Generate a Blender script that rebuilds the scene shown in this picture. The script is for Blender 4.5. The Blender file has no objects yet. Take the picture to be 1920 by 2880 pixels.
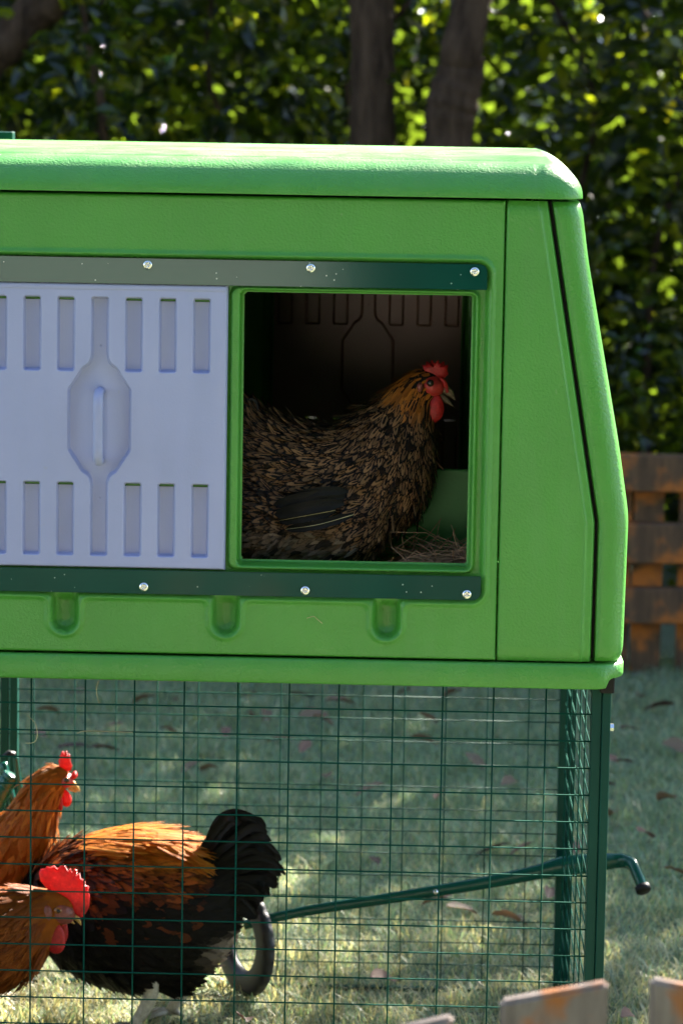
import bpy, bmesh, math, random
import numpy as np
from mathutils import Matrix, Vector

SC = bpy.context.scene
COL = SC.collection
rng = np.random.default_rng(7)
random.seed(7)

# ------------------------------------------------------------------ camera, sky, sun, exposure
FPX = 8985.0                      # focal length in pixels of the 2880 px tall photograph
CAM_H = 1.62
PITCH = math.atan((1440 - 270) / FPX)
ROLL = 0.0165
GZ = -0.030                       # level of the lawn
F0 = 4.77                         # distance of the coop's front face

cam_data = bpy.data.cameras.new('camera')
cam = bpy.data.objects.new('camera', cam_data)
COL.objects.link(cam)
SC.camera = cam
_fw = Vector((0, math.cos(PITCH), -math.sin(PITCH)))
_r0 = Vector((1, 0, 0)); _u0 = Vector((0, math.sin(PITCH), math.cos(PITCH)))
_r = _r0 * math.cos(ROLL) + _u0 * math.sin(ROLL)
_u = -_r0 * math.sin(ROLL) + _u0 * math.cos(ROLL)
M = Matrix(((_r.x, _u.x, -_fw.x, 0), (_r.y, _u.y, -_fw.y, 0), (_r.z, _u.z, -_fw.z, CAM_H), (0, 0, 0, 1)))
cam.matrix_world = M
cam_data.sensor_fit = 'VERTICAL'
cam_data.sensor_height = 36.0
cam_data.sensor_width = 24.0
cam_data.lens = FPX / 2880 * 36
cam_data.clip_start = 0.05
cam_data.clip_end = 600
cam_data.dof.use_dof = True
cam_data.dof.focus_distance = 4.85
cam_data.dof.aperture_fstop = 6.2
cam_data.dof.aperture_blades = 9

SUN_EL, SUN_AZ = math.radians(35), math.radians(33)     # azimuth from +Y towards +X
world = bpy.data.worlds.new('World')
SC.world = world
world.use_nodes = True
wn = world.node_tree
bg = wn.nodes.get('Background') or wn.nodes.new('ShaderNodeBackground')
sky = wn.nodes.new('ShaderNodeTexSky')
sky.sky_type = 'NISHITA'
sky.sun_disc = False
sky.sun_elevation = SUN_EL
sky.sun_rotation = SUN_AZ
sky.air_density = 1.0
sky.dust_density = 0.6
wn.links.new(sky.outputs[0], bg.inputs[0])
bg.inputs[1].default_value = 0.05
sun_d = bpy.data.lights.new('sun', 'SUN')
sun_d.energy = 5.0
sun_d.angle = math.radians(0.53)
sun_d.color = (1.0, 0.93, 0.82)
sun = bpy.data.objects.new('sun', sun_d)
COL.objects.link(sun)
SUNV = Vector((math.sin(SUN_AZ) * math.cos(SUN_EL), math.cos(SUN_AZ) * math.cos(SUN_EL), math.sin(SUN_EL)))
sun.rotation_euler = SUNV.to_track_quat('Z', 'Y').to_euler()
sun.location = (6, 12, 9)

SC.view_settings.view_transform = 'Standard'
SC.view_settings.look = 'None'
SC.view_settings.gamma = 1
SC.view_settings.use_curve_mapping = False
SC.view_settings.exposure = 3.46
SC.render.engine = 'CYCLES'
SC.cycles.max_bounces = 8
SC.cycles.use_denoising = True


def P(u, v, y):
    """point at distance y seen at (u, v) of a 1568 x 2352 view of the place (x, y, z)"""
    s = 1920 / 1568
    X = u * s - 960; Y = -(v * s - 1440)
    c, sn = math.cos(ROLL), math.sin(ROLL)
    x = (X * c - Y * sn) / FPX; yy = (X * sn + Y * c) / FPX
    fwd = math.cos(PITCH) + yy * math.sin(PITCH); up = yy * math.cos(PITCH) - math.sin(PITCH)
    t = y / fwd
    return Vector((x * t, y, CAM_H + up * t))


def PX(y):
    return 1920 / 1568 / FPX * y


# ------------------------------------------------------------------ generic helpers
def link(o, parent=None):
    COL.objects.link(o)
    if parent is not None:
        o.parent = parent
    return o


def tag(o, label=None, cat=None, group=None, kind=None):
    if label: o['label'] = label
    if cat: o['category'] = cat
    if group: o['group'] = group
    if kind: o['kind'] = kind
    return o


def empty(name, loc=(0, 0, 0), rz=0.0):
    o = bpy.data.objects.new(name, None)
    o.empty_display_size = 0.1
    o.location = loc
    o.rotation_euler = (0, 0, rz)
    COL.objects.link(o)
    return o


def mesh_np(name, V, Fc, mat=None, parent=None, smooth=True, uv=None, col=None, origin=None, col2=None):
    """mesh object from (n,3) verts and an (m,k) array of k-gons"""
    V = np.asarray(V, dtype=np.float32)
    if origin is not None:
        V = V - np.asarray(origin, dtype=np.float32)
    Fc = np.asarray(Fc, dtype=np.int32)
    me = bpy.data.meshes.new(name)
    m, k = Fc.shape
    me.vertices.add(len(V)); me.vertices.foreach_set('co', V.ravel())
    me.loops.add(m * k); me.loops.foreach_set('vertex_index', Fc.ravel())
    me.polygons.add(m)
    me.polygons.foreach_set('loop_start', np.arange(0, m * k, k, dtype=np.int32))
    me.polygons.foreach_set('use_smooth', np.full(m, smooth, dtype=bool))
    me.update(calc_edges=True)
    if uv is not None:
        lay = me.uv_layers.new(name='UVMap')
        lay.data.foreach_set('uv', np.asarray(uv, dtype=np.float32)[Fc.ravel()].ravel())
    for nm, c in (('tint', col), ('pat', col2)):
        if c is not None:
            at = me.color_attributes.new(nm, 'FLOAT_COLOR', 'POINT')
            at.data.foreach_set('color', np.asarray(c, dtype=np.float32).ravel())
    if mat: me.materials.append(mat)
    o = bpy.data.objects.new(name, me)
    if origin is not None:
        o.location = origin
    return link(o, parent)


def mesh_py(name, V, Fc, mat=None, parent=None, smooth=False):
    me = bpy.data.meshes.new(name)
    me.from_pydata([tuple(v) for v in V], [], [tuple(f) for f in Fc])
    me.update()
    if smooth:
        me.polygons.foreach_set('use_smooth', [True] * len(me.polygons))
    if mat: me.materials.append(mat)
    return link(bpy.data.objects.new(name, me), parent)


def grid_faces(nu, nv, closed_u=False):
    i = np.arange(nu if closed_u else nu - 1)[:, None]; j = np.arange(nv - 1)[None, :]
    a = i * nv + j; b = ((i + 1) % nu) * nv + j
    return np.stack([a, b, b + 1, a + 1], -1).reshape(-1, 4)


def sweep(path, rad, n=10, caps=True, squash=(1, 1), up=(0, 0, 1)):
    """tube along a polyline; rad scalar or per point; returns V, F(list)"""
    path = [Vector(p) for p in path]
    m = len(path)
    rad = [rad] * m if not hasattr(rad, '__len__') else list(rad)
    V = []; Fc = []
    prev = None
    for i, p in enumerate(path):
        t = (path[min(i + 1, m - 1)] - path[max(i - 1, 0)]).normalized()
        if prev is None:
            ref = Vector(up)
            if abs(t.dot(ref)) > 0.95: ref = Vector((1, 0, 0))
            a = (ref - t * ref.dot(t)).normalized()
        else:
            a = (prev - t * prev.dot(t)).normalized()
        prev = a
        b = t.cross(a)
        for k in range(n):
            an = 2 * math.pi * k / n
            V.append(p + a * (math.cos(an) * rad[i] * squash[0]) + b * (math.sin(an) * rad[i] * squash[1]))
    for i in range(m - 1):
        for k in range(n):
            k2 = (k + 1) % n
            Fc.append((i * n + k, i * n + k2, (i + 1) * n + k2, (i + 1) * n + k))
    if caps:
        Fc.append(tuple(reversed(range(n)))); Fc.append(tuple((m - 1) * n + k for k in range(n)))
    return V, Fc


def smooth_path(pts, per=6):
    """Catmull-Rom through points of any dimension"""
    P_ = np.array([list(p) for p in pts], dtype=float)
    Q = np.vstack([2 * P_[0] - P_[1], P_, 2 * P_[-1] - P_[-2]])
    out = []
    for i in range(1, len(Q) - 2):
        p0, p1, p2, p3 = Q[i - 1], Q[i], Q[i + 1], Q[i + 2]
        for t in np.linspace(0, 1, per, endpoint=False):
            out.append(.5 * ((2 * p1) + (-p0 + p2) * t + (2 * p0 - 5 * p1 + 4 * p2 - p3) * t ** 2 + (-p0 + 3 * p1 - 3 * p2 + p3) * t ** 3))
    out.append(P_[-1])
    return np.array(out)


def box_bm(bm, x0, x1, y0, y1, z0, z1, bev=0.0):
    r = bmesh.ops.create_cube(bm, size=1)
    bmesh.ops.scale(bm, vec=(x1 - x0, y1 - y0, z1 - z0), verts=r['verts'])
    bmesh.ops.translate(bm, vec=((x0 + x1) / 2, (y0 + y1) / 2, (z0 + z1) / 2), verts=r['verts'])
    if bev:
        es = list({e for v in r['verts'] for e in v.link_edges})
        bmesh.ops.bevel(bm, geom=es, offset=bev, segments=2, affect='EDGES', profile=0.5)


def bm_obj(name, bm, mat=None, parent=None, smooth=False):
    me = bpy.data.meshes.new(name)
    bm.normal_update()
    bm.to_mesh(me); bm.free()
    if smooth:
        me.polygons.foreach_set('use_smooth', [True] * len(me.polygons))
    if mat: me.materials.append(mat)
    return link(bpy.data.objects.new(name, me), parent)


def box(name, x0, x1, y0, y1, z0, z1, mat, parent=None, bev=0.0):
    bm = bmesh.new(); box_bm(bm, x0, x1, y0, y1, z0, z1, bev)
    return bm_obj(name, bm, mat, parent)


def sstep(a, b, x):
    t = np.clip((x - a) / (b - a), 0, 1)
    return t * t * (3 - 2 * t)


# ------------------------------------------------------------------ materials
def new_mat(name):
    m = bpy.data.materials.new(name); m.use_nodes = True
    nt = m.node_tree
    return m, nt, nt.nodes['Principled BSDF']


def N(nt, typ, **kw):
    n = nt.nodes.new(typ)
    for k, v in kw.items():
        if k.startswith('i_'):
            key = k[2:]
            n.inputs[int(key) if key.isdigit() else key].default_value = v
        else:
            setattr(n, k, v)
    return n


def ramp(nt, fac, stops):
    r = nt.nodes.new('ShaderNodeValToRGB')
    e = r.color_ramp.elements
    while len(e) < len(stops): e.new(0.5)
    for q, (p, c) in zip(e, stops):
        q.position = p; q.color = (*c, 1) if len(c) == 3 else c
    nt.links.new(fac, r.inputs[0])
    return r.outputs[0]


def coord(nt, scale=(1, 1, 1)):
    tc = N(nt, 'ShaderNodeTexCoord'); mp = N(nt, 'ShaderNodeMapping')
    mp.inputs['Scale'].default_value = scale
    nt.links.new(tc.outputs['Object'], mp.inputs[0])
    return mp.outputs[0]


def noise(nt, vec, scale, detail=3, rough=0.5):
    n = N(nt, 'ShaderNodeTexNoise', i_Scale=scale, i_Detail=detail, i_Roughness=rough)
    nt.links.new(vec, n.inputs['Vector'])
    return n.outputs['Fac']


def bump(nt, bsdf, h, strength, dist=0.001):
    b = N(nt, 'ShaderNodeBump', i_Strength=strength, i_Distance=dist)
    nt.links.new(h, b.inputs['Height']); nt.links.new(b.outputs[0], bsdf.inputs['Normal'])


def plastic(name, c, rough, gscale=230, gstr=0.25, var=0.06, spec=0.5, dust=0.0, dist=0.0008):
    m, nt, b = new_mat(name)
    v = coord(nt)
    n1 = noise(nt, v, 7, 4, 0.6)
    lo = tuple(x * (1 - var) for x in c); hi = tuple(x * (1 + var) for x in c)
    base = ramp(nt, n1, [(0.3, lo), (0.7, hi)])
    if dust:
        # thin dust film in drifting patches, run marks and a few specks
        d1 = noise(nt, coord(nt, (9, 9, 1.6)), 2.2, 5, 0.62)
        d2 = noise(nt, v, 46, 2, 0.5)
        a1 = ramp(nt, d1, [(0.50, (0, 0, 0)), (0.78, (dust, dust, dust))])
        a2 = ramp(nt, d2, [(0.735, (0, 0, 0)), (0.76, (dust * 1.6,) * 3)])
        ad = N(nt, 'ShaderNodeMath', operation='ADD'); nt.links.new(a1, ad.inputs[0]); nt.links.new(a2, ad.inputs[1])
        mx = N(nt, 'ShaderNodeMix', data_type='RGBA'); nt.links.new(ad.outputs[0], mx.inputs[0])
        nt.links.new(base, mx.inputs[6]); mx.inputs[7].default_value = (0.30, 0.29, 0.22, 1)
        base = mx.outputs[2]
        rr_ = N(nt, 'ShaderNodeMapRange'); nt.links.new(d1, rr_.inputs[0])
        rr_.inputs[1].default_value = .35; rr_.inputs[2].default_value = .75; rr_.inputs[3].default_value = rough - .05; rr_.inputs[4].default_value = rough + .14
        nt.links.new(rr_.outputs[0], b.inputs['Roughness'])
    else:
        b.inputs['Roughness'].default_value = rough
    nt.links.new(base, b.inputs['Base Color'])
    g = noise(nt, v, gscale, 2, 0.55)
    bump(nt, b, g, gstr, dist)
    b.inputs['Specular IOR Level'].default_value = spec
    return m


M_GREEN = plastic('green_plastic', (0.054, 0.238, 0.029), 0.38, 240, 1.0, .06, .5, .07, .0011)
M_DARKGREEN = plastic('inner_green_plastic', (0.045, 0.21, 0.035), 0.5, 210, 0.45)
M_LILAC = plastic('lilac_grey_plastic', (0.285, 0.305, 0.50), 0.42, 300, 0.2, 0.03, .5, .10)
M_BROWNGREY = plastic('back_door_plastic', (0.24, 0.115, 0.085), 0.45, 300, 0.12, 0.05)
M_BLACK = plastic('black_plastic', (0.008, 0.0075, 0.008), 0.5, 200, 0.2, .06, .2)
M_RUBBER = plastic('tyre_rubber', (0.022, 0.022, 0.024), 0.5, 300, 0.4, .1, .35)


def painted_steel(name, c, rough, specks=True, spec=0.5):
    m, nt, b = new_mat(name)
    v = coord(nt)
    n1 = noise(nt, v, 5, 3)
    base = ramp(nt, n1, [(0.3, tuple(x * .88 for x in c)), (0.7, tuple(x * 1.12 for x in c))])
    if specks:
        vo = N(nt, 'ShaderNodeTexVoronoi', i_Scale=85.0)
        nt.links.new(v, vo.inputs['Vector'])
        cut = N(nt, 'ShaderNodeMath', operation='LESS_THAN'); cut.inputs[1].default_value = 0.10
        nt.links.new(vo.outputs['Distance'], cut.inputs[0])
        n2 = noise(nt, v, 16, 2)
        gate = N(nt, 'ShaderNodeMath', operation='GREATER_THAN'); gate.inputs[1].default_value = 0.55
        nt.links.new(n2, gate.inputs[0])
        mu = N(nt, 'ShaderNodeMath', operation='MULTIPLY')
        nt.links.new(cut.outputs[0], mu.inputs[0]); nt.links.new(gate.outputs[0], mu.inputs[1])
        mx = N(nt, 'ShaderNodeMix', data_type='RGBA')
        nt.links.new(mu.outputs[0], mx.inputs[0]); nt.links.new(base, mx.inputs[6])
        mx.inputs[7].default_value = (0.35, 0.42, 0.36, 1)
        base = mx.outputs[2]
    nt.links.new(base, b.inputs['Base Color'])
    bump(nt, b, noise(nt, v, 180, 2), 0.10 if rough > .2 else .03, 0.0005)
    b.inputs['Roughness'].default_value = rough
    b.inputs['Specular IOR Level'].default_value = spec
    return m


M_RAIL = painted_steel('dark_green_rail_paint', (0.003, 0.048, 0.034), 0.10, True, 0.17)
M_STEEL = painted_steel('dark_green_powder_coat', (0.003, 0.044, 0.032), 0.42, False, .14)
M_WIRE = painted_steel('wire_coating', (0.004, 0.052, 0.036), 0.8, False, 0.04)
M_WIREBACK = painted_steel('back_wire_coating', (0.006, 0.062, 0.043), 0.55, False, 0.07)  # same coating, lightened and shinier to imitate sun glint
M_TUBE = painted_steel('green_tube_paint', (0.005, 0.066, 0.048), 0.24, False, .35)

M_SCREW, nt, b = new_mat('polished_screw_steel')
b.inputs['Base Color'].default_value = (0.75, 0.74, 0.72, 1); b.inputs['Metallic'].default_value = 1; b.inputs['Roughness'].default_value = 0.22
bump(nt, b, noise(nt, coord(nt), 400, 2), 0.1, 0.0004)


def wood(name, dark, mid, orange, rough=0.65, sc=1.0, cut=0.44):
    m, nt, b = new_mat(name)
    v = coord(nt, (14 * sc, 14 * sc, 2.2 * sc))
    n1 = noise(nt, v, 3.0, 5, 0.6)
    v2 = coord(nt)
    n2 = noise(nt, v2, 9 * sc, 3, 0.55)
    base = ramp(nt, n1, [(0.3, dark), (0.7, mid)])
    mx = N(nt, 'ShaderNodeMix', data_type='RGBA')
    f = ramp(nt, n2, [(cut, (0, 0, 0)), (cut + .14, (1, 1, 1))])
    nt.links.new(f, mx.inputs[0]); nt.links.new(base, mx.inputs[6])
    mx.inputs[7].default_value = (*orange, 1)
    nt.links.new(mx.outputs[2], b.inputs['Base Color'])
    bump(nt, b, n1, 0.6, 0.003)
    b.inputs['Roughness'].default_value = rough; b.inputs['Specular IOR Level'].default_value = 0.25
    return m


M_FENCE = wood('weathered_stained_board', (0.050, 0.028, 0.017), (0.12, 0.062, 0.034), (0.36, 0.105, 0.02))
M_PICKET = wood('weathered_picket_wood', (0.13, 0.10, 0.085), (0.24, 0.19, 0.165), (0.32, 0.105, 0.022), 0.7, 1.6, .51)

M_BARK, nt, b = new_mat('bark')
v = coord(nt, (9, 9, 2.0)); n1 = noise(nt, v, 3, 6, 0.65)
nt.links.new(ramp(nt, n1, [(0.3, (0.012, 0.007, 0.005)), (0.7, (0.080, 0.050, 0.035))]), b.inputs['Base Color'])
bump(nt, b, n1, 1.0, 0.03); b.inputs['Roughness'].default_value = 0.9; b.inputs['Specular IOR Level'].default_value = 0.1


def leaf_mat(name, trans, gloss=0.25, tr=0.5):
    """leaves: tint attribute gives the colour; light also passes through the blade"""
    m = bpy.data.materials.new(name); m.use_nodes = True; nt = m.node_tree
    b = nt.nodes['Principled BSDF']
    out = nt.nodes['Material Output']
    at = N(nt, 'ShaderNodeAttribute', attribute_name='tint')
    nt.links.new(at.outputs['Color'], b.inputs['Base Color'])
    b.inputs['Specular IOR Level'].default_value = 0.5
    b.inputs['Roughness'].default_value = gloss
    t = N(nt, 'ShaderNodeBsdfTranslucent')
    mx = N(nt, 'ShaderNodeMix', data_type='RGBA', blend_type='MULTIPLY'); mx.inputs[0].default_value = 1
    nt.links.new(at.outputs['Color'], mx.inputs[6]); mx.inputs[7].default_value = (*trans, 1)
    nt.links.new(mx.outputs[2], t.inputs[0])
    ms = N(nt, 'ShaderNodeMixShader'); ms.inputs[0].default_value = tr
    nt.links.new(b.outputs[0], ms.inputs[1]); nt.links.new(t.outputs[0], ms.inputs[2])
    nt.links.new(ms.outputs[0], out.inputs[0])
    return m


M_LEAF = leaf_mat('green_leaf', (26.0, 20.0, 2.0), 0.14, 0.42)
M_GRASS = leaf_mat('grass_blade', (1.5, 1.5, 0.9), 0.45, 0.4)
M_DRYLEAF = leaf_mat('dry_leaf', (1.5, 1.2, 0.9), 0.7, 0.12)

M_GROUND, nt, b = new_mat('lawn_soil')
v = coord(nt); n1 = noise(nt, v, 5, 6, 0.65); n2 = noise(nt, v, 60, 3, 0.6)
c1 = ramp(nt, n1, [(0.3, (0.09, 0.125, 0.07)), (0.7, (0.17, 0.19, 0.12))])
mx = N(nt, 'ShaderNodeMix', data_type='RGBA', blend_type='MULTIPLY'); mx.inputs[0].default_value = 1
nt.links.new(c1, mx.inputs[6]); nt.links.new(ramp(nt, n2, [(0.3, (0.5, 0.5, 0.5)), (0.7, (1.3, 1.25, 1.1))]), mx.inputs[7])
nt.links.new(mx.outputs[2], b.inputs['Base Color']); bump(nt, b, n2, 0.6, 0.02); b.inputs['Roughness'].default_value = 0.95


M_PLASTER = plastic('pale_render', (0.62, 0.65, 0.59), 0.9, 60, 0.4)
M_BANK, nt, b = new_mat('bank_soil')
v = coord(nt); n1 = noise(nt, v, 3, 6, 0.65)
nt.links.new(ramp(nt, n1, [(0.3, (0.012, 0.014, 0.008)), (0.7, (0.035, 0.032, 0.02))]), b.inputs['Base Color']); b.inputs['Roughness'].default_value = 1.0


def flesh(name, c, sss=0.15, rough=0.45, tr=0.25):
    m = bpy.data.materials.new(name); m.use_nodes = True; nt = m.node_tree
    b = nt.nodes['Principled BSDF']; out = nt.nodes['Material Output']
    v = coord(nt); n = noise(nt, v, 120, 5, 0.65)
    cc = ramp(nt, n, [(0.28, tuple(x * .55 for x in c)), (0.6, c), (0.78, tuple(min(1, x * 1.15 + .05) for x in c))])
    nt.links.new(cc, b.inputs['Base Color'])
    b.inputs['Roughness'].default_value = rough
    bump(nt, b, noise(nt, v, 260, 3), 0.6, 0.0015)
    t = N(nt, 'ShaderNodeBsdfTranslucent'); nt.links.new(cc, t.inputs[0])
    ms = N(nt, 'ShaderNodeMixShader'); ms.inputs[0].default_value = tr
    nt.links.new(b.outputs[0], ms.inputs[1]); nt.links.new(t.outputs[0], ms.inputs[2]); nt.links.new(ms.outputs[0], out.inputs[0])
    return m


M_COMB = flesh('red_comb_skin', (0.62, 0.022, 0.022), tr=0.4)
M_FACE = flesh('red_face_skin', (0.50, 0.035, 0.03), tr=0.1)
M_FACEDARK = flesh('dull_face_skin', (0.25, 0.06, 0.045), tr=0.1)
M_BEAK = flesh('horn_beak', (0.55, 0.33, 0.09), rough=0.3, tr=0.05)
M_BEAKDARK = flesh('dark_horn_beak', (0.15, 0.10, 0.06), rough=0.3, tr=0.05)
M_SHANK = flesh('pale_shank_skin', (0.45, 0.40, 0.30), rough=0.5, tr=0.05)
M_EYE, nt, b = new_mat('dark_eye'); b.inputs['Base Color'].default_value = (0.01, 0.006, 0.004, 1); b.inputs['Roughness'].default_value = 0.06
nt.links.new(ramp(nt, noise(nt, coord(nt), 300, 2), [(0.4, (0.008, 0.005, 0.004)), (0.6, (0.016, 0.009, 0.005))]), b.inputs['Base Color'])
M_IRIS, nt, b = new_mat('amber_iris'); b.inputs['Roughness'].default_value = 0.15
nt.links.new(ramp(nt, noise(nt, coord(nt), 300, 2), [(0.3, (0.20, 0.07, 0.02)), (0.7, (0.34, 0.13, 0.03))]), b.inputs['Base Color'])


def feather_mat(name, rough=0.5, tr=0.18, spec=0.15):
    """feathers: tint = the vane colour, pat.r = how strongly the feather is laced and streaked, pat.g = random, pat.b = spot width"""
    m = bpy.data.materials.new(name); m.use_nodes = True; nt = m.node_tree
    b = nt.nodes['Principled BSDF']; out = nt.nodes['Material Output']
    L = nt.links
    tint = N(nt, 'ShaderNodeAttribute', attribute_name='tint'); pat = N(nt, 'ShaderNodeAttribute', attribute_name='pat')
    uv = N(nt, 'ShaderNodeUVMap'); sep = N(nt, 'ShaderNodeSeparateXYZ'); L.new(uv.outputs[0], sep.inputs[0])
    sp = N(nt, 'ShaderNodeSeparateColor'); L.new(pat.outputs['Color'], sp.inputs[0])
    # barbs: fine slanting lines
    ab = N(nt, 'ShaderNodeMath', operation='SUBTRACT'); L.new(sep.outputs[0], ab.inputs[0]); ab.inputs[1].default_value = 0.5
    ab2 = N(nt, 'ShaderNodeMath', operation='ABSOLUTE'); L.new(ab.outputs[0], ab2.inputs[0])
    cmb = N(nt, 'ShaderNodeCombineXYZ')
    sl = N(nt, 'ShaderNodeMath', operation='MULTIPLY_ADD'); L.new(ab2.outputs[0], sl.inputs[0]); sl.inputs[1].default_value = -0.6
    L.new(sep.outputs[1], sl.inputs[2])
    L.new(sl.outputs[0], cmb.inputs[1]); L.new(sp.outputs[1], cmb.inputs[2])
    cm2 = N(nt, 'ShaderNodeVectorMath', operation='MULTIPLY'); L.new(cmb.outputs[0], cm2.inputs[0]); cm2.inputs[1].default_value = (1, 26, 90)
    barb = N(nt, 'ShaderNodeTexNoise', i_Scale=1.0, i_Detail=2.0); L.new(cm2.outputs[0], barb.inputs['Vector'])
    # pencilling: a pale ring between a dark shaft streak and a dark rim, wavering with the barbs
    e1 = N(nt, 'ShaderNodeMath', operation='MULTIPLY'); L.new(ab2.outputs[0], e1.inputs[0]); e1.inputs[1].default_value = 2.0
    v1 = N(nt, 'ShaderNodeMapRange'); L.new(sep.outputs[1], v1.inputs[0]); v1.inputs[1].default_value = 0.45; v1.inputs[2].default_value = 1.0
    v2_ = N(nt, 'ShaderNodeMath', operation='POWER'); L.new(v1.outputs[0], v2_.inputs[0]); v2_.inputs[1].default_value = 2.0
    e2 = N(nt, 'ShaderNodeMath', operation='POWER'); L.new(e1.outputs[0], e2.inputs[0]); e2.inputs[1].default_value = 2.0
    e3 = N(nt, 'ShaderNodeMath', operation='ADD'); L.new(v2_.outputs[0], e3.inputs[0]); L.new(e2.outputs[0], e3.inputs[1])
    e4 = N(nt, 'ShaderNodeMath', operation='SQRT'); L.new(e3.outputs[0], e4.inputs[0])
    wob = N(nt, 'ShaderNodeMath', operation='MULTIPLY_ADD'); L.new(barb.outputs['Fac'], wob.inputs[0]); wob.inputs[1].default_value = 0.7
    L.new(e4.outputs[0], wob.inputs[2])
    c0 = N(nt, 'ShaderNodeMath', operation='SUBTRACT'); L.new(wob.outputs[0], c0.inputs[0]); L.new(pat.outputs['Alpha'], c0.inputs[1])
    c1_ = N(nt, 'ShaderNodeMath', operation='SUBTRACT'); L.new(c0.outputs[0], c1_.inputs[0]); c1_.inputs[1].default_value = 0.35
    c2_ = N(nt, 'ShaderNodeMath', operation='ABSOLUTE'); L.new(c1_.outputs[0], c2_.inputs[0])
    thr = N(nt, 'ShaderNodeMath', operation='SUBTRACT'); L.new(c2_.outputs[0], thr.inputs[0]); L.new(sp.outputs[2], thr.inputs[1])
    msk = N(nt, 'ShaderNodeMapRange', interpolation_type='SMOOTHSTEP'); L.new(thr.outputs[0], msk.inputs[0])
    msk.inputs[1].default_value = -0.05; msk.inputs[2].default_value = 0.07
    lac = N(nt, 'ShaderNodeMath', operation='MULTIPLY'); L.new(msk.outputs[0], lac.inputs[0]); L.new(sp.outputs[0], lac.inputs[1])
    mx = N(nt, 'ShaderNodeMix', data_type='RGBA'); L.new(lac.outputs[0], mx.inputs[0]); L.new(tint.outputs['Color'], mx.inputs[6])
    mx.inputs[7].default_value = (0.008, 0.0075, 0.008, 1)
    mu = N(nt, 'ShaderNodeMix', data_type='RGBA', blend_type='MULTIPLY'); mu.inputs[0].default_value = 1
    L.new(mx.outputs[2], mu.inputs[6]); L.new(ramp(nt, barb.outputs['Fac'], [(0.3, (0.72, 0.72, 0.72)), (0.7, (1.22, 1.2, 1.18))]), mu.inputs[7])
    L.new(mu.outputs[2], b.inputs['Base Color'])
    b.inputs['Roughness'].default_value = rough
    b.inputs['Specular IOR Level'].default_value = spec
    bump(nt, b, barb.outputs['Fac'], 0.5, 0.002)
    t = N(nt, 'ShaderNodeBsdfTranslucent'); L.new(mu.outputs[2], t.inputs[0])
    ms = N(nt, 'ShaderNodeMixShader'); ms.inputs[0].default_value = tr
    L.new(b.outputs[0], ms.inputs[1]); L.new(t.outputs[0], ms.inputs[2]); L.new(ms.outputs[0], out.inputs[0])
    return m


M_FEATHER = feather_mat('feather_vane')
M_GLOSSY = feather_mat('glossy_black_feather', 0.38, tr=0.05, spec=0.14)


def skin_mat(name, c):
    m, nt, b = new_mat(name)
    n = noise(nt, coord(nt), 60, 4)
    nt.links.new(ramp(nt, n, [(0.3, tuple(x * .7 for x in c)), (0.7, tuple(x * 1.25 for x in c))]), b.inputs['Base Color'])
    b.inputs['Roughness'].default_value = 0.8; b.inputs['Specular IOR Level'].default_value = 0.1
    bump(nt, b, n, 0.6, 0.004)
    return m


M_PALESTRAW = skin_mat('pale_straw', (0.42, 0.36, 0.2))
M_BODYDARK = skin_mat('dark_down', (0.010, 0.008, 0.007))
M_BODYBUFF = skin_mat('buff_down', (0.20, 0.052, 0.005))

# ------------------------------------------------------------------ ground
gv = []
n = 41
xs = np.linspace(-1, 1, n); gx = np.sign(xs) * (np.abs(xs) ** 2.2) * 160
X, Y = np.meshgrid(gx, gx + 6, indexing='ij')
Z = 0.02 * np.sin(X * 0.6) * np.cos(Y * 0.5) * np.clip(np.hypot(X, Y - 6) / 12 - 1, 0, 3) + GZ - 0.004
ground = mesh_np('ground', np.stack([X, Y, Z], -1).reshape(-1, 3), grid_faces(n, n), M_GROUND)
tag(ground, 'green lawn with dry straw patches under and around the coop', None, None, 'structure')

# ------------------------------------------------------------------ the coop
YAW = math.radians(-1.25)
coop = empty('chicken_coop', (0, F0, 0), YAW)
tag(coop, 'bright green plastic chicken coop on steel legs with a grey sliding door and open hatch', 'chicken coop')
CX = -0.185                       # middle of the coop
DEPTH = 1.07


def mirx(x):
    return 2 * CX - x


# --- signed distances in the face plane
def sd_rbox(x, z, x0, x1, z0, z1, r):
    cx, cz = (x0 + x1) / 2, (z0 + z1) / 2
    qx = np.abs(x - cx) - (x1 - x0) / 2 + r; qz = np.abs(z - cz) - (z1 - z0) / 2 + r
    return np.hypot(np.maximum(qx, 0), np.maximum(qz, 0)) + np.minimum(np.maximum(qx, qz), 0) - r


def sd_poly(x, z, pts):
    d = np.full(x.shape, 1e9); s = np.ones(x.shape)
    n = len(pts)
    for i in range(n):
        ax, az = pts[i]; bx, bz = pts[i - 1]
        ex, ez = bx - ax, bz - az
        wx, wz = x - ax, z - az
        t = np.clip((wx * ex + wz * ez) / (ex * ex + ez * ez), 0, 1)
        d = np.minimum(d, (wx - ex * t) ** 2 + (wz - ez * t) ** 2)
        c1 = z >= az; c2 = z < bz; c3 = ex * wz > ez * wx
        flip = (c1 & c2 & c3) | (~c1 & ~c2 & ~c3)
        s = np.where(flip, -s, s)
    return s * np.sqrt(d)


def smin(a, b, k):
    h = np.clip(0.5 + 0.5 * (b - a) / k, 0, 1)
    return b * (1 - h) + a * h - k * h * (1 - h)


REC = (mirx(0.2145), 0.2145, 0.8665, 1.3775)       # recess for rails and door
HOLE = (-0.1565, 0.1955, 0.9135, 1.3305)
FRM = (-0.171, 0.2005, 0.9075, 1.336)


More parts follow.
